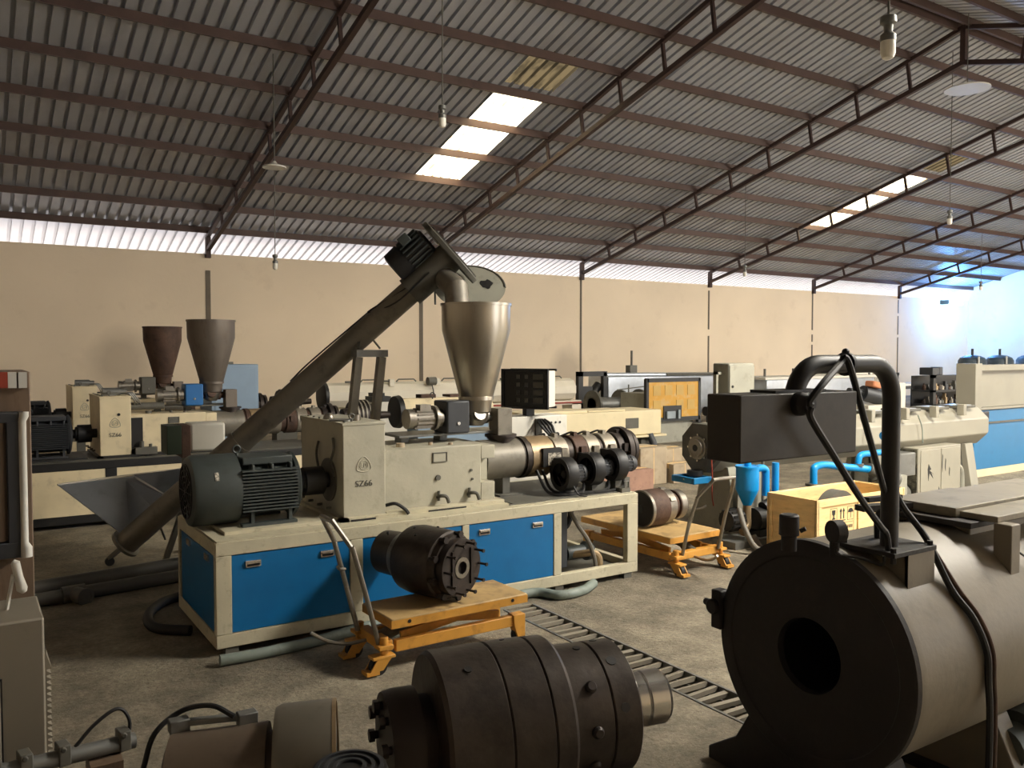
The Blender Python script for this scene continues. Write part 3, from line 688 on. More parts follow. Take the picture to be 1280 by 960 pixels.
# ================================================================== SCREW LOADER
lo_end, hi_end = V((.98, 6.62, .26)), V((2.93, 5.42, 2.28))
ld = thing('screw_loader', (1.3, 6.4, 0), 'slanting grey screw conveyor tube carrying powder from a floor hopper up to the steel hopper', 'screw loader')
ad = (hi_end-lo_end); AL = ad.length; ad.normalize()
side = ad.cross(V((0,0,1))).normalized(); upv = side.cross(ad)
tb = MB().cyl(lo_end, hi_end, .088, n=28)
tube = tb.out('conveyor_tube', M['tubegrey'], ld)
MB().lathe(lo_end+ad*(AL*.36), ad, [(0,.096),(.02,.096)], 28).out('tube_joint', M['tubegrey'], tube)
MB().lathe(lo_end-ad*.01, ad, [(0,.115),(.02,.115)], 28).out('end_plate', M['tubegrey'], tube)
# tray hopper: four-sided funnel around the lower end
zr = .70
A = pz(72, 606, zr); Bc = pz(152, 595, zr); Rr = pz(236, 585, zr); Fc = A+Rr-Bc
b0 = lo_end+ad*.28; q = [b0-side*.07-ad*.22, b0+side*.07-ad*.22, b0+side*.07+ad*.26, b0-side*.07+ad*.26]
rim = [A, Bc, Rr, Fc]
def near(p): return min(q, key=lambda z: (z-p).length)
low = [lo_end+ad*.05+side*.02, lo_end+ad*.36+side*.085, lo_end+ad*.46-side*.05, lo_end+ad*.1-side*.07]
tr = MB()
for i in range(4):
    j = (i+1) % 4
    p = [rim[i], rim[j], low[j], low[i]]
    n = (p[1]-p[0]).cross(p[3]-p[0]).normalized()*.004
    tr.add([*p, *[k+n for k in p]], [(0,1,2,3),(7,6,5,4),(0,4,5,1),(1,5,6,2),(2,6,7,3),(3,7,4,0)])
tr.out('floor_hopper', mat('shiny_galvanised_sheet', (176,182,190), .28, .9, var=.12, dirt=(120,116,108), damt=.2), ld)
MB().tube(rim+[rim[0]], .008, 6).out('hopper_lip', M['steel'], ld)
# legs with castors
for k, foot in enumerate((pz(207, 700, .06), pz(207, 700, .06)+V((-.35,.30,0)))):
    top = lo_end+ad*.62+V((0,0,-.02))
    MB().bar(top, foot, .04, .025).out('leg', M['tubegrey'], ld)
    MB().cyl(foot+V((0,-.015,-.025)), foot+V((0,.015,-.025)), .034, n=16).out('castor', M['rubber'], ld)
MB().bar(lo_end+ad*.3, pz(207, 700, .06)+V((0,0,.16)), .012, .012).out('brace', M['dgrey'], ld)
MB().bar(lo_end+ad*1.05, (1.9, 5.75, .72), .03, .012).out('brace', M['galv'], ld)
# tall support stand under the upper tube
sp = lo_end+ad*(AL*.745)
yy = sp.y
tp = MB().bar((sp.x-.09, yy-.1, sp.z-.125), (sp.x+.15, yy-.1, sp.z-.125), .10, .05).out('stand_head', M['galv'], ld)
for dx in (-.06, .12):
    MB().bar((sp.x+dx, yy-.1, sp.z-.15), (sp.x+dx-.12, yy+.05, .0), .055, .055).out('stand_leg', M['tubegrey'], ld)
cl = MB()
for s_ in (-.06, .11): cl.bar((sp.x+s_, yy-.1, sp.z-.09), (sp.x+s_*.3+.01, yy-.02, sp.z+.03), .02, .008)
cl.out('tube_clamp', M['dgrey'], ld)
# head: drive motor lying on the tube, belt guard disc, chute into the hopper
mc = hi_end+upv*.190+ad*.02
m0 = mc-ad*.30
dm = MB().lathe(m0, ad, [(0,.095),(.012,.125),(.12,.132),(.12,.118),(.31,.115),(.33,.09)], 26).out('drive_motor', M['black'], ld)
fnm = MB()
for k in range(22):
    a = 2*math.pi*k/22; d_ = side*math.cos(a)+upv*math.sin(a)
    fnm.bar(m0+ad*.13+d_*.123, m0+ad*.30+d_*.123, .009, .018, up=d_)
out_each(fnm, 'motor_fin', M['motor'], dm)
MB().obox(m0+ad*.2+upv*.10+side*.09, (.09,.08,.07), Matrix((side, ad, upv)).transposed()).out('terminal_box', M['motor'], dm, bevel=.006)
pl = []
for k in range(24):
    a = 2*math.pi*k/24; s_ = math.sin(a); pl.append((.15*math.cos(a), (.155*s_+.10) if s_ > 0 else (.155*s_-.15)))
MB().prism(pl, hi_end+ad*.085+upv*.05, side, upv, ad*.04).out('belt_guard', M['dgrey'], ld, bevel=.006)
MB().prism([(a*.8, b*.86-.02) for a, b in pl], hi_end+ad*.125+upv*.05, side, upv, ad*.012).out('guard_rim', M['dgrey'], ld)
hd = MB().lathe(hi_end-ad*.30, ad, [(0,.095),(.0,.112),(.39,.112)], 26).out('tube_head', M['dgrey'], ld)
# elbow chute
ct = V((2.91, 5.13, 1.93))
ch = MB().tube([hi_end-ad*.14-upv*.02, hi_end-ad*.04-upv*.07, ct+V((.0,.03,.16)), ct], .086, 20)
ch.out('discharge_chute', M['tubegrey'], ld)
cd = MB().tube(smooth([m0+ad*.05-upv*.09, m0+ad*.0-upv*.16+side*.08, lo_end+ad*(AL-.62)+upv*.09+side*.03, lo_end+ad*(AL-.42)+side*.1, hi_end-ad*.1+side*.12]), .006, 6)
cd.tube(smooth([lo_end+ad*(AL-.62)+upv*.09, lo_end+ad*(AL*.62)+upv*.1, lo_end+ad*(AL*.55)+upv*.09]), .006, 6)
cd.out('motor_cable', M['rubber'], ld)

# ================================================================== LIFT TABLES
def lift_table(loc, rz, label, deck_len, deck_w, hand_h):
    """local: handle end at x=0, deck towards +x; y across"""
    t = thing('lift_table', (0,0,0), label, 'lift table', 'yellow scissor lift tables')
    Y = M['yellow']; D, W, Z = deck_len, deck_w, .28
    dk = B(.02, .02+D, -W/2, W/2, Z-.045, Z).out('deck', M['yellow_deck'], t, bevel=.006)
    MB().box(.019, .021+D, -W/2-.001, W/2+.001, Z-.05, Z-.008).out('deck_skirt', Y, dk)
    for q in (.12, .88):
        MB().cyl((.02+D*q, -W/2-.003, Z-.024), (.02+D*q, -W/2+.0, Z-.024), .010, n=12).out('pin_hole', M['black'], dk)
    for sy in (-1, 1):
        B(.06, D-.02, sy*(W/2-.05)-.02, sy*(W/2-.05)+.02, .095, .155).out('base_rail', Y, t, bevel=.004)
        MB().prism([(D-.06,.16),(D+.02,.16),(D+.02,.03),(D-.03,.03),(D-.055,.10)], (0, sy*(W/2-.05)-.03, 0), (1,0,0), (0,0,1), (0,.06,0)).out('wheel_fork', Y, t, bevel=.003)
        MB().cyl((D-.01, sy*(W/2-.05)-.016, .04), (D-.01, sy*(W/2-.05)+.016, .04), .04, n=20).out('wheel', M['rubber'], t)
        s1 = MB().bar((.12, sy*(W/2-.10), .15), (D-.10, sy*(W/2-.10), .235), .02, .05).out('scissor_arm', Y, t)
        s2 = MB().bar((.12, sy*(W/2-.125), .235), (D-.10, sy*(W/2-.125), .15), .02, .05).out('scissor_arm', Y, t)
        # swivel castor at the handle end
        MB().box(-.05, .03, sy*(W/2-.03)-.035, sy*(W/2-.03)+.035, .13, .15).cyl((-.01, sy*(W/2-.03), .10), (-.01, sy*(W/2-.03), .19), .022, n=16).box(-.085, .04, sy*(W/2-.03)-.035, sy*(W/2-.03)+.035, .085, .10).out('castor_housing', Y, t, bevel=.003)
        MB().prism([(-.10,.03),(-.03,.03),(.02,.09),(-.06,.09)], (0, sy*(W/2-.03)-.034, 0), (1,0,0), (0,0,1), (0,.008,0)).prism([(-.10,.03),(-.03,.03),(.02,.09),(-.06,.09)], (0, sy*(W/2-.03)+.026, 0), (1,0,0), (0,0,1), (0,.008,0)).box(-.12, -.05, sy*(W/2-.03)-.035, sy*(W/2-.03)+.035, .012, .03).out('castor_fork', Y, t)
        MB().cyl((-.045, sy*(W/2-.03)-.018, .045), (-.045, sy*(W/2-.03)+.018, .045), .045, n=22).out('castor_wheel', M['rubber'], t)
    MB().box(-.02, .04, -W/2+.03, W/2-.03, .11, .165).out('cross_beam', Y, t, bevel=.004)
    MB().cyl((.10,.0,.16), (.42*D,.0,.215), .022, n=14).cyl((.02,0,.13), (.14,0,.17), .035, n=16).out('hydraulic_jack', M['dgrey'], t)
    hp = []
    for sy in (1, -1):
        pts = [(-.03, sy*W*.36, .15), (-.10, sy*W*.36, .42), (-.165, sy*W*.34, hand_h*.82), (-.25, sy*W*.20, hand_h)]
        hp += pts if sy > 0 else pts[::-1]
    hp = [p for a, b in zip(hp, hp[1:]) for p in (a, tuple(.88*u+.12*v for u, v in zip(b, a)))]+[hp[-1]]
    MB().tube(smooth(hp, 5), .0135, 10).out('handle', M['steel'], t)
    MB().tube(smooth([(.0,.05,.12),(-.12,.06,.115),(-.22,.09,.14),(-.30,.12,.19)], 5), .010, 8).out('foot_pedal', M['steel'], t)
    MB().tube(smooth([(-.11,W*.3,.50),(-.15,W*.24,.51),(-.17,W*.18,.53)], 4), .008, 8).out('release_lever', M['steel'], t)
    t.location = loc; t.rotation_euler = (0,0,rz)
    return t
lift_table((1.80, 4.09, 0), R(1), 'yellow lift table with a flanged die head on its deck, against the blue panels', .85, .36, .80)
lift_table((4.63, 4.52, 0), R(92), 'yellow lift table under a round rusty die, between the extruder end and the wooden crate', 1.02, .54, .73)

# ================================================================== DIE HEADS
def studs(mb, c, axis, R0, n, r, h, a0=0, head=True):
    x, y, d = MB.frame(axis); c = V(c)
    for k in range(n):
        a = a0+2*math.pi*k/n; p = c+(x*math.cos(a)+y*math.sin(a))*R0
        mb.lathe(p, axis, [(0,r),(h,r)], 8)
        if head: mb.lathe(p+V(axis).normalized()*h, axis, [(0,r*1.55),(r*1.4,r*1.55)], 6)
    return mb
# die head lying on the first lift table, flange with long studs towards the room
fc, bc = V((2.27, 3.97, .474)), V((2.08, 4.55, .474)); ax = (fc-bc).normalized(); o = bc
dh = thing('die_head', (2.2, 4.1, .28), 'dark die head with long studs around its flange, lying on a yellow deck', 'die head')
Ld = (fc-bc).length
dhb = MB().lathe(o, ax, [(0,.115),(.01,.125),(.15,.13),(.15,.118),(.20,.12),(.24,.185),(.30,.194),(.52,.188),(.525,.175),(Ld-.05,.168)], 40).out('die_body', M['die'], dh)
MB().lathe(o, ax, [(.152,.122),(.156,.135),(.185,.137),(.19,.122)], 40).out('clamp_band', M['galv'], dhb)
fl_ = MB().lathe(o, ax, [(Ld-.055,.13),(Ld-.05,.156),(Ld,.156),(Ld,.06),(Ld-.02,.055),(Ld-.02,.03)], 40).out('die_flange', M['die_lug'], dh)
MB().ring(fc, ax, 0, .006, .058, .035, 28).out('bore_ring', M['steel'], fl_)
x_, y_, _ = MB.frame(ax)
out_each(studs(MB(), fc-ax*.02, ax, .138, 10, .007, .075), 'stud', M['die_lug'], fl_)
rb = MB()
for s_ in (-.075, .075): rb.obox(fc+x_*s_+ax*.004, (.016,.012,.20), Matrix((x_, ax, y_)).transposed())
out_each(rb, 'flange_rib', M['die_lug'], fl_)
out_each(studs(MB(), fc-ax*.085, ax, .176, 9, .013, .03, .3), 'cap_screw', M['die_lug'], dhb)
gp = MB()
for t_, a in ((.08,1.2),(.30,1.3),(.36,1.0),(.40,1.75)):
    d_ = V((0,0,1))*math.sin(a)+ax.cross(V((0,0,1)))*math.cos(a)
    gp.cyl(o+ax*t_+d_*(.125 if t_ < .2 else .188), o+ax*t_+d_*(.145 if t_ < .2 else .198), .008, n=8)
out_each(gp, 'grub_screw', M['black'], dhb)
# round die on the second lift table
d2 = thing('die_head', (4.65, 5.0, .28), 'short round rusty die with pale rings lying on a yellow deck', 'die head')
o2, a2 = V((4.43, 4.93, .425)), V((1, .05, 0)).normalized()
d2b = MB().lathe(o2, a2, [(0,.05),(0,.143),(.012,.145),(.19,.145),(.19,.132),(.28,.132),(.28,.10),(.34,.10),(.34,.115),(.42,.112),(.43,.05)], 40).out('die_body', M['rust'], d2)
out_each(MB().ring(o2, a2, -.004, .022, .147, .135, 40).ring(o2, a2, .19, .27, .137, .12, 40).ring(o2, a2, .35, .41, .118, .1, 32), 'pale_ring', M['steel'], d2b)
MB().lathe(o2-a2*.003, a2, [(0,.134),(.004,.134)], 40).out('end_face', M['soot'], d2b)
MB().cyl(o2-a2*.006, o2, .028, n=18).out('bore', M['black'], d2b)
lg = MB()
for k in range(4):
    a = R(30+60*k); d_ = V((0,0,1))*math.sin(a)+V((0,-1,0))*math.cos(a); lg.obox(o2+a2*.23+d_*.14, (.05,.03,.02), Matrix.Rotation(-a+math.pi/2, 3, 'X'))
out_each(lg, 'ring_lug', M['steel'], d2b)

# big die head in the foreground on a steel cradle
p0, p1 = V((1.015, 2.16, .545)), V((1.84, 1.97, .555)); ab = (p1-p0).normalized()
bd = thing('die_head', (1.45, 2.06, .0), 'huge dark brown pipe die head with a shiny steel spigot', 'die head')
bb = MB().lathe(p0, ab, [(.10,.12),(.10,.222),(.112,.232),(.275,.236),(.28,.231),(.285,.236),(.40,.236),(.405,.230),(.41,.235),(.465,.233),(.475,.226),(.478,.198),(.60,.196),(.605,.19),(.61,.196),(.69,.196),(.70,.182),(.70,.09)], 64).out('die_body', M['die'], bd)
fl1 = MB().lathe(p0, ab, [(-.03,.05),(-.03,.135),(.0,.142),(.06,.142),(.06,.115),(.10,.115)], 48).out('rear_flange', M['die_lug'], bb)
out_each(studs(MB(), p0+ab*.06, -ab, .10, 8, .012, .10, .2), 'flange_bolt', M['die_lug'], fl1)
sp_ = MB().lathe(p0, ab, [(.70,.076),(.72,.084),(.78,.084),(.785,.08),(.79,.086),(.85,.086),(.862,.078),(.862,.03)], 48).out('steel_spigot', M['chrome'], bb)
hs = MB()
x_, y_, _ = MB.frame(ab)
for t_, a, rr, q in ((.19,65,.236,.011),(.34,100,.236,.008),(.64,62,.196,.016),(.64,20,.196,.014),(.64,100,.196,.012),(.56,85,.198,.012)):
    d_ = V((0,0,1))*math.sin(R(a))+V((-ab.y*-1, -1, 0)).normalized()*math.cos(R(a))
    d_ = (d_-ab*d_.dot(ab)).normalized()
    hs.cyl(p0+ab*t_+d_*(rr-.012), p0+ab*t_+d_*(rr+.0015), q, n=14)
out_each(hs, 'set_screw_hole', M['black'], bb)
st_ = MB()
for a in (38, 4, -25):
    d_ = V((0,0,1))*math.sin(R(a))+V((.2,-1,0)).normalized()*math.cos(R(a)); d_ = (d_-ab*d_.dot(ab)).normalized()
    st_.lathe(p0+ab*.545+d_*.19, d_, [(0,.018),(.012,.018),(.02,.012)], 14)
out_each(st_, 'cap_screw', M['die_lug'], bb)
out_each(studs(MB(), p0+ab*.70, ab, .135, 10, .011, .006, .1, False), 'front_screw', M['galv'], bb)
cr_ = MB()
for t_ in (.18, .60):
    c = p0+ab*t_; rr = .236 if t_ < .4 else .196
    cr_.box(c.x-.04, c.x+.04, c.y-.26, c.y+.26, 0, .05)
    cr_.box(c.x-.03, c.x+.03, c.y-.20, c.y-.14, .05, c.z-rr*.72); cr_.box(c.x-.03, c.x+.03, c.y+.14, c.y+.20, .05, c.z-rr*.72)
    cr_.box(c.x-.03, c.x+.03, c.y-.14, c.y+.14, .05, c.z-rr-.0)
cr_.out('cradle', M['dgrey'], bd)

# smaller die with a wide steel ring beside it, and its heater cable
q0, q1 = V((.42, 2.24, .545)), V((.91, 2.04, .560)); aq = (q1-q0).normalized()
sd = thing('die_head', (.6, 2.12, 0), 'brownish steel die with a wide plain ring, lying beside the louvred cabinet', 'die head')
M['die3'] = mat('brown_grey_steel', (112,98,84), .5, .3, var=.16, dirt=(78,66,56), damt=.3)
sb = MB().lathe(q0, aq, [(0,.10),(.01,.128),(.25,.132),(.25,.11),(.30,.11)], 48).out('die_body', M['die3'], sd)
MB().lathe(q0, aq, [(.27,.10),(.27,.165),(.285,.172),(.415,.172),(.42,.165),(.42,.10)], 56).out('wide_ring', M['tubegrey'], sb)
MB().ring(q0, aq, .415, .425, .173, .165, 56).out('ring_edge_glint', M['brass'], sb)  # paler edge ring, puts the lit rim into the colour
bb2 = MB()
top = lambda t_, r_, a_: q0+aq*t_+((V((0,0,1))*math.cos(a_)+aq.cross(V((0,0,1)))*-math.sin(a_))*r_)
for t_ in (.02, .19): bb2.obox(top(t_, .145, .35), (.05,.035,.035))
bb2.bar(top(.03,.15,.35), top(.18,.15,.35), .022, .016)
bb2.out('heater_clamp', M['galv'], sb, bevel=.003)
MB().tube(smooth([top(.16,.155,.2), top(.10,.185,.3), top(.02,.18,.5), top(-.04,.13,.4), top(-.06,.05,.2)]), .007, 8).out('heater_cable', M['rubber'], sb)
cr_ = MB()
for t_ in (.06, .34):
    c = q0+aq*t_; cr_.box(c.x-.05, c.x+.05, c.y-.12, c.y+.12, 0, c.z-(.13 if t_ < .2 else .172))
cr_.out('support_block', M['brownwood'], sd)
# slender heater bar with clamps lying across two blocks
h0, h1 = pz(-25, 972, .58), pz(168, 925, .56)
ah = (h1-h0).normalized()
hb = thing('heater_bar', ((h0.x+h1.x)/2, (h0.y+h1.y)/2, 0), 'thin dirty heater bar with paired clamp blocks beside the louvred cabinet', 'heater bar')
Lh = (h1-h0).length
MB().cyl(h0, h1, .022, n=18).out('bar', M['galv'], hb)
for t_ in (.03, .10, .19, Lh-.03):
    MB().obox(h0+ah*t_+V((0,0,.012)), (.03,.05,.055), Matrix.Rotation(math.atan2(ah.y, ah.x), 3, 'Z')).cyl(h0+ah*t_+V((0,-.03,.03)), h0+ah*t_+V((0,.03,.03)), .008, n=8).out('clamp_block', M['dgrey'], hb, bevel=.004)
MB().tube(smooth([h0+ah*.22+V((0,0,.02)), h0+ah*.27+V((0,.0,.07)), h0+ah*.33+V((0,0,.10)), h0+ah*.36+V((0,0,.06)), h0+ah*.355+V((0,0,0))]), .005, 6).out('lead_wire', M['rubber'], hb)
sup = MB()
for t_ in (.06, Lh-.08): c = h0+ah*t_; sup.box(c.x-.04, c.x+.04, c.y-.06, c.y+.06, 0, c.z-.022)
sup.out('support_block', M['brownwood'], hb)
# fan cover at the very bottom edge
fcn = py(437, 962, 1.80)
fv = thing('blower_cover', (fcn.x, fcn.y, 0), 'small round black blower cover in front of the wide steel ring', 'blower')
MB().lathe((fcn.x, fcn.y, fcn.z-.16), (0,0,1), [(0,.07),(.13,.075),(.15,.09),(.165,.085)], 36).out('cover', M['black'], fv)
gr = MB()
for q_ in (.03,.05,.07): gr.ring((fcn.x, fcn.y, fcn.z+.005), (0,0,1), 0, .006, q_+.008, q_, 28)
out_each(gr, 'grille_ring', M['charcoal'], fv)
B(fcn.x-.08, fcn.x+.08, fcn.y-.08, fcn.y+.08, 0, fcn.z-.16).out('support_block', M['brownwood'], fv)

# ================================================================== BIG DRUM WITH SWAN-NECK CONTROL BOX
DC = V((2.44, 1.85, .60)); DR = .39; DL = 2.6
dr = thing('drum_mixer', (3.6, 1.85, 0), 'large horizontal grey steel drum with a black open end face and a swan-neck post', 'drum')
M['drum'] = mat('grey_drum_paint', (122,113,98), .5, var=.14, scale=3, dirt=(78,69,57), damt=.24, dscale=5, bump=.05)
shell = MB().lathe(DC, (1,0,0), [(.0,DR-.03),(.0,DR),(.03,DR+.006),(.06,DR+.006),(.06,DR-.004),(.30,DR-.002),(.60,DR),(DL,DR),(DL,.1)], 72, caps=False).out('shell', M['drum'], dr)
MB().lathe(DC, (1,0,0), [(.02,.125),(-.006,.13),(-.006,DR-.05),(-.010,DR-.045),(-.010,DR),(-.004,DR+.010),(.016,DR+.012),(.018,DR-.01)], 72, caps=False).out('end_face', M['soot'], dr)
MB().lathe(DC, (1,0,0), [(.02,.14),(.40,.14),(.40,.001)], 40, caps=False).out('bore_tube', M['black'], dr)
# clamp lug on the far side of the rim
lc = px(901, 783, 2.43)
MB().obox((2.44, DC.y+DR+.02, .66), (.05,.05,.15)).cyl((2.40, DC.y+DR+.03, .67), (2.47, DC.y+DR+.03, .67), .03, n=14).cyl((2.44,DC.y+DR+.03,.67), (2.44,DC.y+DR+.10,.67), .014, n=10).out('rim_clamp', M['soot'], dr, bevel=.006)
# feet
for xx in (2.52, 3.2, 4.7):
    MB().prism([(-.50,.0),(.54,.0),(.54,.05),(.40,.14),(.29,.33),(-.24,.29),(-.33,.10),(-.50,.05)], (xx, DC.y, 0), (0,1,0), (0,0,1), (.10,0,0)).out('foot', M['soot'] if xx < 3 else M['drum'], dr, bevel=.005)
# knob and gauge on top
kb = px(984, 682, 2.49); zt = DC.z+DR
KN = pz(986, 688, zt-.02); GA = pz(1043, 690, zt-.01)
MB().lathe(KN, (0,0,1), [(0,.026),(.05,.026),(.055,.034),(.12,.033),(.125,.028)], 24).out('filter_knob', M['soot'], dr)
MB().cyl(KN+V((.02,-.03,.07)), KN+V((.03,-.045,.08)), .008, n=8).out('knob_pin', M['soot'], dr)
gz_ = zt+.07
MB().cyl(GA+V((0,0,-.015)), GA+V((0,0,.04)), .016, n=12).cyl(GA+V((-.015,0,.07)), GA+V((.02,-.01,.07)), .038, n=26).out('pressure_gauge', M['soot'], dr)
MB().tube(smooth([GA+V((0,0,.02)), GA+V((-.02,-.03,.0)), GA+V((.02,-.08,-.005)), GA+V((.05,-.14,-.02)), GA+V((.05,-.15,.01))]), .005, 6).out('gauge_wire', M['rubber'], dr)
# swan-neck post on a bracket
PX, PYv, PZ = 2.60, 1.66, .985
MB().box(PX-.10, PX+.14, PYv-.085, PYv+.13, PZ, PZ+.016).out('post_plate', M['soot'], dr, bevel=.002)
MB().prism([(-.08,0),(.10,0),(.10,-.03),(-.08,-.125)], (PX+.12, PYv, PZ), (0,1,0), (0,0,1), (.012,0,0)).prism([(-.08,0),(.10,0),(.10,-.03),(-.08,-.125)], (PX-.02, PYv, PZ), (0,1,0), (0,0,1), (.012,0,0)).box(PX-.02, PX+.132, PYv-.082, PYv-.07, PZ-.125, PZ).out('post_bracket', M['drum'], dr)
bl = MB()
for a, b in ((-.085,-.07),(.125,-.07),(-.085,.11),(.125,.11)): bolt(bl, (PX+a, PYv+b, PZ-.02), (0,0,1), .010, .05)
out_each(bl, 'plate_bolt', M['soot'], dr)
ZT = 1.612; rb_ = .115; XL2 = 2.10
arc = [V((PX, PYv, PZ+.01)), V((PX, PYv, ZT-rb_-.2))]
arc += [V((PX-rb_+rb_*math.cos(a), PYv, ZT-rb_+rb_*math.sin(a))) for a in [R(10*k) for k in range(10)]]
arc += [V((XL2+rb_+rb_*math.cos(a), PYv, ZT-rb_+rb_*math.sin(a))) for a in [R(90+10*k) for k in range(10)]]
arc += [V((XL2, PYv, 1.49))]
pipe = MB().tube(arc, .029, 24).out('swan_neck', M['black'], dr)
BX0, BX1, BY0, BY1, BZ0, BZ1 = 1.80, 2.325, 1.60, 1.725, 1.34, 1.53
M['ctlbox'] = mat('smudged_dark_box', (56,50,43), .55, var=.3, scale=4, dirt=(32,29,26), damt=.5, dscale=4)
bx = B(BX0, BX1, BY0, BY1, BZ0, BZ1).out('control_box', M['ctlbox'], dr, bevel=.004)
MB().box(XL2-.13, XL2+.10, BY0+.02, BY1-.01, BZ1, BZ1+.008).out('box_flange', M['black'], bx)
G = V((2.13, BY0-.02, 1.495))
G = py(1005, 505, BY0-.02)
MB().lathe(V((G.x, BY0, G.z)), (0,-1,0), [(0,.036),(.02,.034),(.03,.026),(.045,.024)], 20).out('cable_gland', M['rubber'], bx)
cy1 = BY0-.045
ca = MB().tube(smooth([(G.x,cy1,G.z), py(1012,502,cy1), py(1030,478,cy1), py(1050,455,PYv-.045), py(1057,447,PYv-.045), py(1066,470,PYv-.05), py(1082,530,PYv-.05), py(1100,595,PYv-.03), py(1108,630,PYv+.045), V((PX+.04, PYv+.07, PZ+.10)), V((PX+.07, PYv+.09, PZ+.018))]), .0105, 8)
ca.out('cable', M['rubber'], dr)
cb_ = MB().tube(smooth([(G.x,cy1,G.z-.01), py(1014,523,cy1), py(1040,566,cy1), py(1075,622,cy1), py(1100,657,PYv-.05), py(1108,668,PYv-.042), py(1111,690,PYv-.042)]), .0105, 8)
cb_.out('cable', M['rubber'], dr)
MB().ring((py(1057,455,PYv)).to_tuple(), (1,0,0), -.006, .006, .038, .028, 20).sphere(py(1057,440,PYv-.01), .012, 10).out('cable_tie', M['rubber'], dr)
def on_drum(x, ang, g=.012):
    return V((x, DC.y-math.cos(R(ang))*(DR+g), DC.z+math.sin(R(ang))*(DR+g)))
for j, (dx, rr) in enumerate(((0,.011),(.035,.008))):
    MB().tube(smooth([V((PX+.02, PYv+.025, PZ+.36)), V((PX+.09, PYv+.03, PZ+.17)), V((PX+.15, PYv-.04, PZ+.03)), on_drum(PX+.17+dx, 40, .012), on_drum(PX+.205+dx, 24), on_drum(PX+.235+dx, 8), on_drum(PX+.25+dx, -8), V((PX+.255+dx, DC.y-DR-.012, .40)), V((PX+.25+dx, DC.y-DR-.012, .02))]), rr, 8).out('supply_cable', M['rust'] if j else M['rubber'], dr)
# hatch with stacked cover plates
HZ = 1.06
MB().box(3.18, 4.30, 1.70, 2.04, .88, HZ-.06).out('hatch_neck', M['drum'], dr, bevel=.004)
MB().box(3.10, 4.40, 1.655, 2.10, HZ-.062, HZ-.040).out('hatch_flange', M['soot'], dr, bevel=.003)
M['plate'] = mat('dusty_dark_plate', (138,130,114), .55, .2, var=.12, dirt=(84,80,74), damt=.3)
MB().box(3.16, 3.62, 1.745, 2.03, HZ-.040, HZ-.004).out('hatch_plate', M['plate'], dr, bevel=.003)
MB().box(3.64, 4.20, 1.76, 2.03, HZ-.040, HZ-.010).out('hatch_plate', M['plate'], dr, bevel=.003)
MB().box(3.18, 4.2, 1.60, 1.742, HZ-.039, HZ-.016).out('front_plate', M['plate'], dr, bevel=.003)
MB().bar((2.93,2.0,HZ-.02), (3.17,1.94,HZ-.02), .05, .022).bar((3.02,2.03,HZ), (3.2,2.0,HZ), .03, .02).out('hinge_bar', M['soot'], dr)
MB().box(3.17, 3.235, 1.545, 1.61, .80, HZ-.038).out('hatch_strut', M['drum'], dr, bevel=.004)
MB().tube(smooth([(3.235,1.56,.92),(3.27,1.55,.90),(3.31,1.54,.87),(3.33,1.52,.80)]), .004, 6).out('strut_wire', M['rubber'], dr)
MB().tube(smooth([py(1098,662,2.05), py(1100,650,2.05), py(1112,640,2.02), py(1122,636,1.98)]), .018, 8).out('wrapped_pipe', M['silver'], dr)
# drive under the drum, mostly hidden
MB().cyl((3.35,1.60,.16), (3.75,1.60,.16), .12, n=24).cyl((3.25,1.60,.16), (3.36,1.60,.16), .08, n=20).box(3.3, 3.8, 1.48, 1.72, 0, .06).out('drive_motor', M['motor'], dr)
B(3.15, 4.9, 1.50, 2.2, 0, .03).out('base_plate', M['soot'], dr)

# ================================================================== DRAIN GRATE
gt = thing('drain_grate', ((GX0+GX1)/2, GY0, 0), 'steel bar grate over a floor drain running under the big drum', 'drain grate')
for xx in (GX0+.001, GX1-.016): B(xx, xx+.015, GY0+.001, GY1-.001, -.045, .004).out('edge_rail', M['galv'], gt)
for xx in (GX0+.065, GX1-.075): B(xx, xx+.010, GY0+.003, GY1-.003, -.045, -.028).out('under_rod', M['dgrey'], gt)
M['dustbar'] = mat('dusty_grate_steel', (140,132,116), .7, var=.2, dirt=(96,86,72), damt=.3)
bar0 = None; yv = GY0+.05; k = 0
while yv < GY1-.03:
    loc = ((GX0+GX1)/2, yv+random.uniform(-.006,.006), -.008); rot = (R(random.uniform(-14,14)), R(random.uniform(-1.5,1.5)), R(random.uniform(-4,4)))
    loc = (0, loc[1]-GY0, loc[2])
    if bar0 is None:
        b = MB().box(-.102, .102, -.013, .013, -.016, .006)
        bar0 = b.out('grate_bar', M['dustbar']); bar0.parent = gt; bar0.location = loc; bar0.rotation_euler = rot
    else: copy_of(bar0, gt, loc, rot)
    yv += .078; k += 1

# ================================================================== LEFT: CABINETS
ec = thing('electric_cabinet', (-.15, 2.82, 0), 'low beige electric cabinet with a louvred side', 'electric cabinet')
M['beige'] = mat('beige_grey_enamel', (132,124,110), .45, var=.06, dirt=(98,90,78), damt=.2)
B(-.55, .185, 2.70, 2.96, 0, .90).out('cabinet_body', M['beige'], ec, bevel=.006)
B(-.50, .075, 2.692, 2.70, .05, .74).out('cabinet_door', M['beige'], ec, bevel=.003)
MB().box(-.50, .080, 2.697, 2.7005, .74, .746).box(.076, .080, 2.697, 2.7005, .05, .746).out('door_gap', M['black'], ec)
lv = None
B(.185, .190, 2.72, 2.94, .18, .80).out('louvre_panel', M['beige'], ec)
for k in range(24):
    z = .735-.0168*k
    p = MB().prism([(0,.0),(.012,-.008),(.012,-.011),(0,-.013)], (.19, 2.73, z), (1,0,0), (0,0,1), (0,.20,0)).out('louvre', M['beige'], ec)
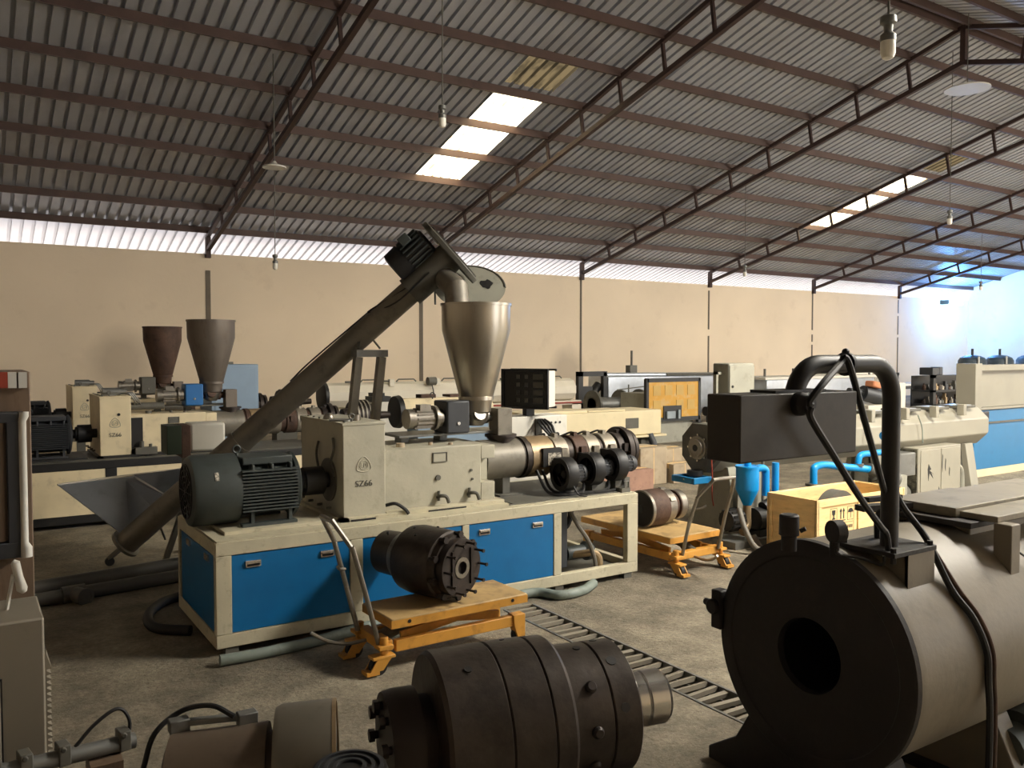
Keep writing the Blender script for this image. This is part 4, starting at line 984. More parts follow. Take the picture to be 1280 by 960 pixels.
MB().prism([(0,.0),(.014,-.045),(.0,-.045)], (.19, 2.73, .785), (1,0,0), (0,0,1), (0,.20,0)).out('louvre_hood', M['beige'], ec)
MB().tube([(.118,2.84,1.04),(.124,2.84,1.035),(.132,2.84,.99),(.140,2.84,.955),(.146,2.84,.945)], [.006,.012,.012,.015,.008], 12).tube([(.10,2.84,.90),(.118,2.84,1.0)], .006, 6).out('lever_handle', M['plastic'], ec)
wc = thing('wooden_cabinet', (-.1, 3.95, 0), 'tall brown wooden cabinet with a dark framed door and pale round edge tube', 'cabinet')
B(-.5, .225, 3.72, 4.15, 0, 1.575).out('cabinet_body', M['brownwood'], wc, bevel=.004)
dp = B(-.5, .13, 3.665, 3.69, .94, 1.40).out('door_panel', M['brownwood'], wc)
MB().box(-.5, .20, 3.655, 3.71, 1.385, 1.425).box(-.5, .20, 3.655, 3.71, .875, .935).box(.14, .185, 3.655, 3.71, .93, 1.39).out('door_frame', M['charcoal'], wc, bevel=.004)
MB().tube([(.198,3.66,.875),(.198,3.66,.91),(.192,3.66,.93),(.192,3.66,1.39),(.198,3.66,1.41),(.198,3.66,1.425)], [.020,.020,.014,.014,.017,.017], 14).out('edge_tube', M['plastic'], wc)
for k, m in enumerate(('red','plastic','plastic')):
    c = py(4+13*k+(0 if k == 0 else -2), 475, 3.72)
    MB().box(c.x-.014, c.x+.014, 3.70, 3.722, c.z-.03, c.z+.03).out('switch', M[m], wc)
MB().tube(smooth([(.02,3.70,.9),(.03,3.69,.8),(.0,3.69,.72),(.02,3.70,.6)]), .008, 6).cyl((.07,3.71,.82), (.07,3.69,.82), .02, n=12).out('door_cable', M['rubber'], wc)

# ================================================================== PIPES AND HOSES ON THE FLOOR
def pipe(name, pts, r, m, label, cat, group=None, n=14, sm=True):
    o = MB().tube(smooth(pts, 6) if sm else pts, r, n).out(name, m)
    return solo(o, label, cat, group)
pipe('floor_pipe', [(-.6,6.28,.055),(1.25,6.62,.055),(3.2,6.98,.055)], .055, M['greypipe'], 'thick grey plastic pipe lying on the floor behind the extruder, the one without a tee', 'pipe', sm=False)
pt = thing('floor_pipe', (.9, 6.2, 0), 'grey plastic pipe with a tee fitting lying on the floor', 'pipe')
MB().tube([(-.6,6.06,.045),(1.3,6.33,.045),(3.0,6.60,.045)], .045, 14).out('pipe_run', M['greypipe'], pt)
tx = V((.60, 6.231, .045)); ta = V((1.9,.27,0)).normalized()
MB().cyl(tx-ta*.07, tx+ta*.07, .058, n=18).cyl(tx, tx+V((.06,-.12,.0)), .052, n=18).ring(tx+V((.06,-.12,0)), (.45,-.9,0), -.01, .004, .058, .04, 18).out('tee_fitting', M['greypipe'], pt)
pipe('rubber_hose', [pz(232,743,.03), pz(205,752,.03), pz(188,765,.03), pz(186,778,.03), pz(200,786,.03), pz(238,788,.03)], .030, M['rubber'], 'black rubber hose bent in a loop beside the end of the extruder frame', 'hose')
pipe('water_hose', [pz(275,826,.03), pz(330,816,.03), pz(400,800,.03), (1.95,4.59,.03), (2.15,4.60,.03)], .030, M['hose'], 'grey-green hose lying along the foot of the extruder frame', 'hose')
pipe('water_hose', [(2.7,4.60,.032), pz(665,741,.032), pz(700,744,.032), pz(728,738,.032), pz(742,729,.034)], .032, M['hose'], 'grey-green hose curving out from under the extruder beside the floor grate', 'hose')
pipe('floor_cable', [pz(60,748,.012), pz(110,727,.012), pz(165,712,.012), pz(205,704,.012), pz(260,690,.012)], .012, M['rubber'], 'thin black cable on the floor beside the thick grey pipe', 'cable')

# ================================================================== WOODEN CRATE
ck = thing('wooden_crate', (6.15, 4.44, 0), 'open pine shipping crate with stencilled handling symbols', 'crate')
CX0, CX1, CY0, CY1, CH = 5.60, 6.78, 4.19, 4.68, .485
def board(a): return B(*a).out('board', M['pine'], ck, bevel=.002)
board((CX0, CX1, CY0+.012, CY0+.024, .03, CH-.005)); board((CX0, CX1, CY1-.024, CY1-.012, .03, CH-.005))
board((CX0+.012, CX0+.024, CY0, CY1, .03, CH-.005)); board((CX1-.024, CX1-.012, CY0, CY1, .03, CH-.005)); board((CX0, CX1, CY0, CY1, .03, .045))
for y in (CY0, CY1-.012):
    for a in ((CX0,CX1,y,y+.012,CH-.06,CH),(CX0,CX1,y,y+.012,.0,.06),(CX0,CX0+.06,y,y+.012,.06,CH-.06),(CX1-.06,CX1,y,y+.012,.06,CH-.06),(6.13,6.17,y,y+.012,.06,CH-.06)): board(a)
for xx in (CX0, CX1-.012):
    for a in ((xx,xx+.012,CY0+.012,CY1-.012,CH-.05,CH),(xx,xx+.012,CY0+.012,CY1-.012,0,.06),(xx,xx+.012,CY0+.012,CY0+.05,.06,CH-.05),(xx,xx+.012,CY1-.05,CY1-.012,.06,CH-.05)): board(a)
ink = M['black']; fy = CY0+.011
def stencil(name, mb): return mb.out(name, ink, ck)
def frame_mark(x0, x1, z0, z1, w=.003): return MB().box(x0,x1,fy-.001,fy,z0,z0+w).box(x0,x1,fy-.001,fy,z1-w,z1).box(x0,x0+w,fy-.001,fy,z0,z1).box(x1-w,x1,fy-.001,fy,z0,z1)
gx = 5.78; g = frame_mark(gx, gx+.085, .29, .40)                      # fragile glass
g.prism([(.02,.09),(.065,.09),(.06,.055),(.05,.045),(.05,.03),(.062,.022),(.062,.015),(.023,.015),(.023,.022),(.037,.03),(.037,.045),(.025,.055)], (gx, fy-.001, .295), (1,0,0), (0,0,1), (0,.001,0))
stencil('fragile_mark', g)
gx = 5.89; g = MB()                                                     # two arrows up
for d_ in (.012, .05): g.prism([(d_-.002,.012),(d_+.010,.012),(d_+.010,.07),(d_+.020,.07),(d_+.004,.10),(d_-.012,.07),(d_-.002,.07)], (gx+.008, fy-.001, .295), (1,0,0), (0,0,1), (0,.001,0))
g.box(gx-.005, gx+.085, fy-.001, fy, .29, .297); stencil('this_way_up_mark', g)
gx = 6.0; g = frame_mark(gx, gx+.085, .29, .40)                       # umbrella
g.prism([(.0425+.034*math.cos(R(a)), .055+.034*math.sin(R(a))) for a in range(0, 181, 15)], (gx, fy-.001, .295), (1,0,0), (0,0,1), (0,.001,0)).box(gx+.040, gx+.045, fy-.001, fy, .305, .36)
stencil('keep_dry_mark', g)
g = frame_mark(5.78, 6.085, .19, .275)
for k in range(5): g.box(5.985+.018*k, 5.995+.018*k, fy-.001, fy, .225, .25)
stencil('stencil_panel', g)
solo(MB().lathe((6.18,4.44,.045), (0,1,0), [(-.05,.02),(-.05,.22),(.05,.22),(.05,.02)], 48).out('grinding_disc', M['dgrey']), 'dark grey round steel disc standing inside the pine crate', 'disc')
bpy.data.objects['grinding_disc'].location.z = .047

# ================================================================== VACUUM CALIBRATION TANK (first line)
vt = thing('vacuum_tank', (8.0, 5.38, 0), 'long grey octagonal calibration tank on splayed legs behind the pine crate', 'calibration tank')
VC = V((5.52, 5.38, .795)); VR = .235
M['vt'] = mat('pale_grey_green_paint', (150,145,130), .5, var=.07, scale=3, dirt=(128,118,98), damt=.22, dscale=3)
MB().lathe(VC+V((.05,0,0)), (1,0,0), [(0,VR),(4.42,VR),(4.50,VR*.86)], 8, ph=R(22.5)).out('tank_body', M['vt'], vt, bevel=.01)
MB().lathe(VC, (1,0,0), [(0,VR*.98),(.06,VR*1.02)], 8, ph=R(22.5)).out('end_plate', M['dgrey'], vt, bevel=.004)
MB().ring(VC, (1,0,0), -.03, .0, .105, .05, 36).ring(VC, (1,0,0), -.05, -.0, .075, .03, 36).out('calibrator_ring', M['steel'], vt)
MB().cyl(VC+V((-.052,0,0)), VC+V((-.02,0,0)), .03, n=18).out('calibrator_bore', M['black'], vt)
sb_ = MB(); studs(sb_, VC, (-1,0,0), .115, 8, .007, .012); out_each(sb_, 'ring_bolt', M['chrome'], vt)
for xx in (7.05, 7.75, 8.35, 8.9, 9.45):
    MB().box(xx, xx+.34, 5.20, 5.46, VC.z+VR*.92, VC.z+VR*.92+.03).out('tank_lid', M['dgrey'], vt, bevel=.004)
    MB().box(xx-.09, xx-.03, 5.10, 5.18, VC.z+VR*.62, VC.z+VR+.035).out('lid_clamp', M['vt'], vt, bevel=.006)
    MB().box(xx+.06, xx+.28, 5.22, 5.42, VC.z+VR*.92+.03, VC.z+VR*.92+.034).out('lid_window', M['silver'], vt)
def leg_pair(x, w, m, side_m):
    MB().prism([(-.26,0),(-.18,0),(-.10,.60),(-.16,.60)], (x, 5.38, 0), (0,1,0), (0,0,1), (w,0,0)).out('leg', m, vt, bevel=.004)
    MB().prism([(.26,0),(.18,0),(.10,.60),(.16,.60)], (x, 5.38, 0), (0,1,0), (0,0,1), (w,0,0)).out('leg', m, vt, bevel=.004)
    B(x+.01, x+w-.01, 5.30, 5.46, .0, .58).out('leg_web', side_m, vt)
leg_pair(9.62, .16, M['vt'], M['grey'])
leg_pair(7.9, .16, M['vt'], M['grey'])
MB().prism([(-.28,0),(.28,0),(.16,.62),(-.16,.62)], (5.72, 5.38, 0), (0,1,0), (0,0,1), (.34,0,0)).out('front_stand', M['grey'], vt, bevel=.006)
MB().box(5.70, 6.08, 5.085, 5.10, .0, .60).out('stand_cover', M['vt'], vt)
MB().box(5.55, 9.85, 5.15, 5.60, .0, .035).out('base_skid', M['dgrey'], vt)
# drip bowl under the face, pump, gauge and upper control cabinet
MB().prism([(-.09,.0),(.09,.0),(.11,.04),(-.11,.04)], (5.40, 5.34, .50), (1,0,0), (0,0,1), (0,.01,0)).out('tray_bracket', M['dgrey'], vt)
tr_ = MB()
for a, b, c, d_ in ((5.30,5.52,5.22,5.25),(5.30,5.52,5.47,5.50),(5.30,5.33,5.25,5.47),(5.49,5.52,5.25,5.47)): tr_.box(a, b, c, d_, .50, .555)
tr_.box(5.32, 5.5, 5.24, 5.48, .50, .51); tr_.out('drip_tray', M['machine_blue'], vt, bevel=.006)
MB().cyl((5.45,5.36,.555), (5.45,5.36,.60), .07, n=18).out('drain_cup', M['black'], vt)
MB().cyl((5.60,5.36,VC.z+VR-.01), (5.60,5.36,VC.z+VR+.06), .012, n=10).cyl((5.575,5.36,VC.z+VR+.09), (5.61,5.36,VC.z+VR+.09), .042, n=22).out('vacuum_gauge', M['black'], vt)
MB().tube(smooth([(5.66,5.30,VC.z+VR),(5.74,5.28,VC.z+VR+.06),(5.82,5.30,VC.z+VR+.01)]), .008, 6).box(5.70,5.80,5.3,5.4,VC.z+VR-.01,VC.z+VR+.05).out('valve_block', M['rust'], vt)
MB().tube(smooth([(5.50,5.20,.98),(5.46,5.17,.85),(5.47,5.18,.70),(5.50,5.20,.58),(5.48,5.18,.4),(5.52,5.2,.3)]), .006, 6).out('red_wire', M['red'], vt)
kc = B(5.94, 6.28, 5.42, 5.62, 1.10, 1.545).out('control_box', M['grey'], vt, bevel=.012)
MB().box(5.945, 6.275, 5.412, 5.42, 1.115, 1.525).out('control_box_door', M['grey'], kc, bevel=.004)
MB().cyl((5.98,5.412,1.33), (5.98,5.404,1.33), .012, n=10).out('door_lock', M['black'], kc)
MB().box(5.86, 5.94, 5.5, 5.54, 1.20, 1.225).box(5.86, 5.94, 5.5, 5.54, 1.44, 1.465).box(5.86, 5.885, 5.5, 5.54, 1.20, 1.465).out('box_bracket', M['grey'], kc)
MB().box(6.05, 6.13, 5.48, 5.56, .9, 1.10).out('box_post', M['charcoal'], vt)
MB().tube([(6.02,5.10,.88),(6.02,5.08,.6),(6.02,5.08,.05)], .014, 8).out('cable_conduit', M['dgrey'], vt)
# control cupboard under the tank
sc_ = B(8.42, 9.24, 5.06, 5.36, .12, .635).out('pump_cupboard', M['vt'], vt, bevel=.006)
M['stain'] = mat('oil_stained_paint', (120,116,98), .55, var=.3, dirt=(40,38,32), damt=.75, dscale=7)
B(8.41, 8.425, 5.07, 5.35, .13, .62).out('stained_side', M['stain'], sc_)
MB().box(8.46, 8.83, 5.052, 5.06, .15, .61).out('cupboard_door', M['vt'], sc_, bevel=.003); MB().box(8.85, 9.21, 5.052, 5.06, .15, .61).out('cupboard_door', M['vt'], sc_, bevel=.003)
stn = MB().prism([(0,.10),(.05,.04),(.02,.03),(.10,-.02),(.05,.01),(.09,-.06),(.02,.0),(.0,-.08),(-.015,.04)], (8.60, 5.050, .36), (1,0,0), (0,0,1), (0,.002,0))
for x_, z_, h_ in ((8.86,.55,.2),(8.92,.5,.14),(8.80,.2,.1),(9.0,.4,.1)): stn.prism([(0,0),(.012,-.02),(.006,-h_),(-.006,-h_*.7)], (x_, 5.050, z_), (1,0,0), (0,0,1), (0,.002,0))
out_each(stn, 'oil_stain', M['black'], sc_)
MB().box(9.24, 9.27, 5.1, 5.14, .2, .25).box(9.24, 9.27, 5.1, 5.14, .5, .55).out('hinge', M['dgrey'], sc_)
MB().cyl((8.10,5.18,.16), (8.36,5.18,.16), .085, n=18).cyl((8.0,5.18,.16), (8.12,5.18,.16), .06, n=18).out('tank_pump', M['dgrey'], vt)
MB().box(8.02, 8.36, 5.05, 5.3, .36, .60).out('valve_manifold', M['galv'], vt, bevel=.01)
MB().tube(smooth([(9.38,5.22,.38),(9.48,5.2,.34),(9.52,5.2,.22),(9.52,5.2,.05)]), .03, 10).tube(smooth([(9.3,5.05,.09),(9.6,5.0,.10),(9.9,4.95,.09),(10.1,4.92,.06)]), .055, 12).out('drain_hose', M['grey'], vt)
MB().tube(smooth([(7.62,5.12,.9),(7.60,5.10,.8),(7.64,5.1,.68)]), .006, 6).tube(smooth([(8.5,5.12,.98),(8.56,5.11,.85),(8.6,5.12,.68)]), .006, 6).out('air_line', M['hose'], vt)

# ---- blue vacuum pipework and separator
bp = thing('blue_pipework', (7.1, 4.95, 0), 'bright blue elbowed water pipe above the pine crate', 'pipework')
MB().tube(smooth([py(1017,606,4.98), py(1017,590,4.98), py(1019,584,4.98), py(1030,581,4.98), py(1050,583,4.98), py(1092,587,4.98)], 5), .034, 14).out('lower_pipe', M['pipe_blue'], bp)
MB().tube(smooth([py(1073,586,4.98), py(1073,576,4.98), py(1076,569,4.98), py(1085,567,4.98), py(1108,565,4.98)], 5), .030, 14).out('upper_pipe', M['pipe_blue'], bp)
MB().cyl(py(1104,545,4.98), py(1112,544,4.98), .045, n=14).out('blue_stub', M['pipe_blue'], bp)
fg = MB()
for c in (py(1017,606,4.98), py(1073,581,4.98)): fg.cyl(c-V((0,0,.012)), c+V((0,0,.012)), .075 if c.z < .5 else .05, n=18)
out_each(fg, 'pipe_flange', M['dgrey'], bp)
MB().cyl(py(1017,606,4.98), V((py(1017,606,4.98).x, 4.98, 0)), .05, n=14).out('riser', M['dgrey'], bp)
mA = py(1086,585,4.98); MB().cyl(mA, mA+V((.10,-.02,-.05)), .05, n=16).cyl(mA+V((.08,-.02,-.04)), mA+V((.34,-.06,-.14)), .085, n=20).out('pump_motor', M['dgrey'], bp)
MB().box(7.55, 7.9, 4.86, 5.02, .0, .42).out('pump_stand', M['grey'], bp)
cy = thing('cyclone_separator', (5.60, 4.97, 0), 'bright blue cyclone separator with a cone bottom beside the pine crate', 'separator')
cx_, cyy = 5.62, 4.91
MB().lathe((cx_,cyy,.34), (0,0,1), [(0,.035),(.13,.094),(.14,.097),(.325,.097),(.335,.09)], 32).out('cyclone_body', M['pipe_blue'], cy)
MB().ring((cx_,cyy,.675), (0,0,1), -.012, .004, .104, .088, 32).cyl((cx_,cyy,.675), (cx_,cyy,.71), .03, n=18).out('cyclone_top', M['pipe_blue'], cy)
MB().tube(smooth([(cx_+.08,cyy-.0,.645),(cx_+.18,cyy,.645),(cx_+.23,cyy,.62),(cx_+.235,cyy,.55),(cx_+.235,cyy,.40)]), .032, 14).out('side_pipe', M['pipe_blue'], cy)
MB().cyl((cx_+.36,cyy+.0,.37), (cx_+.36,cyy+.0,.68), .031, n=16).out('vertical_pipe', M['pipe_blue'], cy)
MB().tube(smooth([(cx_,cyy,.36),(cx_,cyy,.25),(cx_-.02,cyy-.02,.17),(cx_-.10,cyy-.04,.12)]), .035, 12).out('outlet_pipe', M['brass'], cy)
MB().cyl((cx_+.10,cyy+.02,.20), (cx_+.46,cyy+.02,.20), .10, n=22).box(cx_+.1, cx_+.5, cyy-.06, cyy+.1, 0, .12).cyl((cx_+.2,cyy,.30), (cx_+.42,cyy,.37), .05, n=14).out('vacuum_pump', M['black'], cy)
fn_ = MB()
MB().cyl((cx_-.20,cyy+.05,.22), (cx_-.04,cyy+.05,.22), .085, n=20).out('pump_motor', M['black'], cy)
for k in range(14):
    a = 2*math.pi*k/14; fn_.bar((cx_-.19,cyy+.05+math.cos(a)*.09,.22+math.sin(a)*.09), (cx_-.05,cyy+.05+math.cos(a)*.09,.22+math.sin(a)*.09), .008, .02)
out_each(fn_, 'motor_fin', M['black'], cy)
MB().box(cx_-.25, cx_+.5, cyy-.10, cyy+.16, .0, .06).out('pump_base', M['galv'], cy)
pipe('suction_hose', [(5.42,4.82,.34),(5.36,4.70,.2),(5.38,4.62,.07),(5.48,4.60,.03),(5.56,4.72,.03),(5.58,4.80,.10)], .022, M['ghose'], 'grey suction hose looping to the floor between the lift table and the crate', 'hose')

# ---- box on a bracket post between the loader and the cream extruder
sx = py(232, 566, 7.2)
sw = thing('switch_box', (sx.x, sx.y, 0), 'small dark green and pale switch box on a post behind the extruder motor', 'switch box')
B(sx.x-.16, sx.x-.05, 7.1, 7.35, .83, 1.06).out('green_box', mat('dark_green_paint', (44,56,40), .6), sw, bevel=.004)
B(sx.x-.05, sx.x+.02, 7.1, 7.35, .80, 1.06).out('brown_box', M['rust'], sw, bevel=.004)
B(sx.x+.02, sx.x+.30, 7.12, 7.35, .84, 1.07).out('pale_box', M['white'], sw, bevel=.02)
B(sx.x-.02, sx.x+.04, 7.2, 7.26, 0, .84).out('post', M['dgrey'], sw)

# ================================================================== BLUE HAUL-OFF AT THE END OF THE FIRST LINE
bm_ = thing('haul_off', (12.3, 6.4, 0), 'tall haul-off machine with a beige upper hood and blue lower doors', 'haul-off')
B(11.05, 13.8, 5.90, 6.2, .0, .10).out('plinth', M['ivory'], bm_)
for a, b in ((11.08,12.4),(12.42,13.78)):
    p = B(a, b, 5.90, 6.18, .10, .70).out('lower_door', M['machine_blue'], bm_, bevel=.006)
    q = B(a, b, 5.905, 6.18, .72, .88).out('upper_strip', M['machine_blue'], bm_, bevel=.004)
    MB().box(a+.14, a+.34, 5.88, 5.905, .745, .865).out('vent_knob', M['black'], q, bevel=.02)
MB().box(11.06, 13.8, 5.885, 6.18, .70, .722).out('trim_strip', M['dgrey'], bm_)
hd_ = B(11.10, 13.80, 5.94, 6.10, .92, 1.42).out('hood', M['vt'], bm_)
MB().box(11.02, 11.18, 5.86, 6.12, .90, 1.50).box(11.18, 13.84, 5.88, 6.12, 1.40, 1.48).box(11.18, 13.84, 5.88, 6.12, .885, .915).out('hood_frame', M['vt'], bm_, bevel=.006)

# ================================================================== SECOND LINE, DOWNSTREAM
cl = thing('cooling_tank', (7.2, 9.1, 0), 'long ivory cooling trough with a small square window, raised on box legs', 'cooling tank')
B(5.9, 8.28, 8.80, 9.45, .50, .84).out('trough', M['ivory'], cl, bevel=.015)
MB().box(5.85, 8.36, 8.77, 9.5, .465, .495).out('lower_lip', M['ivory'], cl, bevel=.006)
B(5.95, 7.0, 8.86, 9.3, .84, .875).out('lid', M['ivory'], cl, bevel=.006); B(7.05, 7.7, 8.9, 9.3, .84, .86).out('lid', M['ivory'], cl, bevel=.006)
B(7.62, 7.85, 8.792, 8.80, .60, .74).out('window', M['dgrey'], cl)
B(5.95, 6.55, 8.85, 9.4, 0, .47).out('box_leg', M['ivory'], cl, bevel=.006); B(7.95, 8.15, 8.85, 9.4, 0, .47).out('box_leg', M['dgrey'], cl, bevel=.006)
B(6.55, 7.95, 9.2, 9.4, 0, .47).out('back_panel', M['dgrey'], cl)
MB().cyl((6.9,9.0,.12), (7.3,9.0,.12), .10, n=18).out('pump', M['black'], cl)
MB().tube(smooth([(8.06,8.80,.50),(8.08,8.74,.36),(8.06,8.74,.2),(8.04,8.76,.1)]), .05, 12).out('overflow_hose', M['charcoal'], cl)
v2 = thing('vacuum_tank', (5.0, 9.25, 0), 'short cream tank with a dark round end face, on a pale blue stand', 'tank')
MB().lathe((4.42,9.25,.93), (1,0,0), [(0,.17),(1.25,.17)], 8, ph=R(22.5)).out('tank_body', M['warm'], v2, bevel=.006)
MB().lathe((4.36,9.25,.93), (1,0,0), [(0,.19),(.06,.20)], 24).out('end_face', M['black'], v2)
MB().box(4.6, 5.6, 9.1, 9.4, 0, .77).out('stand', M['pale_blue'], v2, bevel=.006)
eyebolt(v2, (4.8,9.1,1.08), M['black'], .03)
MB().box(4.7, 4.9, 9.2, 9.35, 1.08, 1.13).box(5.1, 5.4, 9.2, 9.4, 1.09, 1.12).out('tank_lid', M['rust'], v2)
for nm, a, m, lab in (('cardboard_box',(6.98,7.42,7.78,8.2,0,.46),'board','tall weathered carton standing under the end of the ivory trough'),
                      ('cardboard_box',(7.44,7.95,7.95,8.35,0,.40),'board','wide pale carton, taller of the two behind the low carton'),
                      ('cardboard_box',(7.46,7.86,7.70,7.93,0,.24),'board','low pale carton in front of a wider carton'),
                      ('cardboard_box',(5.95,6.94,7.50,7.80,0,.25),'pinkboard','long faded red carton on the floor behind the extruder barrel')):
    o = thing(nm, ((a[0]+a[1])/2, (a[2]+a[3])/2, 0), lab, 'box')
    B(*a).out('carton', M[m], o, bevel=.005)
    xm = (a[0]+a[1])/2
    MB().box(a[0]-.001, a[1]+.001, (a[2]+a[3])/2-.03, (a[2]+a[3])/2+.03, a[5]-.06, a[5]+.002).box(xm-.004, xm+.004, a[2]-.002, a[3]+.002, .01, a[5]+.0015).out('tape', M['pine'], o)

# ================================================================== THIRD LINE, DOWNSTREAM
w3 = thing('vacuum_tank', (7.0, 12.1, 0), 'very long white round tank with a row of clamps on top, along the tan wall', 'tank')
M['w3'] = mat('off_white_tank', (222,214,196), .4, var=.05, dirt=(160,150,130), damt=.15)
MB().lathe((4.56,12.1,.985), (1,0,0), [(0,.20),(4.6,.20)], 10, ph=R(18)).out('tank_body', M['w3'], w3, bevel=.006)
MB().lathe((4.50,12.1,.985), (1,0,0), [(0,.19),(.01,.225),(.06,.225)], 24).out('end_face', M['black'], w3)
for xx in (4.95, 5.55, 6.35, 7.0, 7.7, 8.4):
    MB().box(xx, xx+.08, 11.92, 12.0, 1.12, 1.23).out('clamp', M['w3'], w3, bevel=.004)
    MB().tube([(xx+.12,11.95,1.19),(xx+.16,11.95,1.225),(xx+.42,11.95,1.225),(xx+.46,11.95,1.19)], .012, 6).cyl((xx-.12,11.95,1.20), (xx,11.95,1.20), .014, n=8).out('clamp_rod', M['dgrey'], w3)
MB().cyl((6.18,11.88,1.19), (6.32,11.88,1.19), .065, n=18).tube(smooth([(6.25,11.86,1.13),(6.27,11.85,1.0),(6.22,11.85,.92),(6.30,11.85,.8)]), .01, 6).out('side_gauge', M['dgrey'], w3)
MB().box(4.56, 9.3, 11.95, 12.25, .72, .79).out('rail', M['w3'], w3); MB().box(4.9, 9.3, 11.93, 11.95, .74, .77).out('red_rail', M['red'], w3)
for xx in (4.8, 6.6, 8.4, 9.1): MB().box(xx, xx+.2, 11.95, 12.25, 0, .74).out('stand', M['w3'], w3)
k3 = thing('control_cabinet', (5.35, 11.5, 0), 'white cabinet with a grey side in front of the very long white tank', 'control cabinet')
B(5.0, 5.75, 11.3, 11.7, 0, .92).out('cabinet_body', M['white'], k3, bevel=.006); B(4.985, 5.0, 11.33, 11.67, .1, .88).out('side_panel', M['dgrey'], k3)
MB().box(5.0, 5.3, 11.35, 11.6, .92, 1.0).box(5.05, 5.2, 11.35, 11.6, 1.0, 1.05).out('relay_block', M['black'], k3)
hl = MB()
for k in range(4): hl.cyl((5.45+.07*k,11.302,.84), (5.45+.07*k,11.294,.84), .015, n=10)
out_each(hl, 'cable_hole', M['black'], k3)
pb = thing('electric_cabinet', (2.86, 10.5, 0), 'pale blue-grey electric cabinet standing behind the dull conical hopper', 'electric cabinet')
B(2.50, 3.06, 10.35, 10.8, 0, 1.50).out('cabinet_body', M['pale_blue'], pb, bevel=.008)
B(2.54, 3.03, 10.343, 10.35, .1, 1.45).out('cabinet_door', M['pale_blue'], pb, bevel=.003)
MB().box(2.72, 2.8, 10.5, 10.56, 1.50, 1.53).out('lifting_lug', M['dgrey'], pb)
# dies of the back lines
for c, lab in ((V((3.80,9.26,.90)),'dark ribbed die at the outlet of the cream extruder with the blue chain box'), (V((3.85,12.1,.92)),'dark round die in line with the very long white tank')):
    o = thing('die_head', (c.x, c.y, 0), lab, 'die head')
    MB().lathe(c-V((.1,0,0)), (1,0,0), [(0,.09),(.10,.10),(.10,.17),(.30,.18),(.30,.14),(.42,.14),(.42,.05),(.60,.04)], 28).out('die_body', M['die_lug'], o)
    rg = MB()
    for k in range(4): rg.ring(c, (1,0,0), .03+.05*k, .05+.05*k, .19, .15, 28)
    out_each(rg, 'clamp_ring', M['tubegrey'], o)
    MB().box(c.x-.05, c.x+.25, c.y-.12, c.y+.12, 0, c.z-.16).out('die_stand', M['dgrey'], o)

# ================================================================== FAR MACHINES ALONG THE TAN WALL
ho = thing('haul_off', (10.7, 11.6, 0), 'haul-off with an amber yellow mesh guard, in front of the bright sheet metal cover', 'haul-off')
B(10.0, 11.25, 11.2, 11.24, .47, 1.14).out('guard_panel', M['amber'], ho)
MB().box(9.97, 11.28, 11.19, 11.26, 1.11, 1.18).box(9.95, 10.01, 11.19, 11.26, .1, 1.17).box(11.24, 11.30, 11.19, 11.26, .1, 1.17).box(9.97, 11.28, 11.19, 11.26, .40, .47).out('guard_frame', M['black'], ho)
M['mesh'] = mat('dusty_guard_pane', (196,158,78), .5, var=.1)
for r_ in range(2):
    for c_ in range(4):
        if (r_, c_) == (0, 1): continue
        MB().box(10.12+.28*c_, 10.30+.28*c_, 11.193, 11.2, .60+.27*r_, .78+.27*r_).out('guard_pane', M['mesh'], ho)
MB().box(10.36, 10.80, 11.18, 11.2, .44, .68).out('opening', M['black'], ho); MB().box(10.42, 10.62, 11.15, 11.18, .45, .58).box(10.70, 10.74, 11.15, 11.18, .44, .6).out('roller_block', M['screen'], ho)
B(10.05, 11.2, 11.3, 12.0, .0, .9).out('machine_body', M['grey'], ho)
ho.location.x += .22
sv = thing('sheet_metal_cover', (12.4, 14.2, 0), 'bright sheet metal machine cover with a black end frame by the tan wall', 'machine')
B(11.55, 15.2, 13.9, 14.6, .25, 1.13).out('cover', M['silver'], sv, bevel=.02)
MB().cyl((11.5,13.92,1.16), (15.4,13.92,1.12), .05, n=12).out('top_tube', M['silver'], sv)
ef = MB()
for a in ((10.75,10.87,13.9,14.0,0,1.24),(11.42,11.52,13.9,14.0,0,1.22),(10.75,11.52,13.9,14.0,1.14,1.24),(10.75,11.52,13.9,14.0,.48,.58)): ef.box(*a)
ef.out('end_frame', M['black'], sv)
MB().box(10.9, 11.2, 14.0, 14.2, .58, .92).cyl((11.25,14.1,.75), (11.45,14.1,.95), .1, n=14).out('winch_motor', M['black'], sv)
MB().tube([(13.2,13.88,1.15),(15.0,13.88,1.14),(15.9,13.88,1.13)], .035, 8).box(12.2,12.4,13.95,14.1,1.13,1.36).cyl((12.3,14.02,1.36), (12.3,14.02,1.68), .025, n=10).out('top_fittings', M['dgrey'], sv)
rl = thing('pipe_reel', (10.9, 12.9, 0), 'pair of grey reel discs on a shaft behind the ivory trough', 'reel')
for xx in (10.3, 11.0, 11.5): MB().cyl((xx,12.9,.62), (xx+.05,12.9,.62), .28, n=28).out('reel_disc', M['dgrey'], rl)
MB().cyl((10.3,12.9,.62), (11.6,12.9,.62), .14, n=18).box(10.6,11.3,12.7,13.1,0,.5).out('shaft', M['galv'], rl)
MB().bar((10.9,12.85,.9), (11.6,12.85,.95), .02, .02).bar((11.2,12.85,.7), (11.2,12.85,1.0), .02, .02).out('shaft_bracket', M['dgrey'], rl)
fp = thing('sheet_cover_line', (15.5, 11.8, 0), 'low silver-grey cooling line behind the swan-neck control box', 'cooling line')
B(13.6, 17.2, 11.4, 12.2, .35, 1.10).out('trough', M['silver'], fp, bevel=.02)
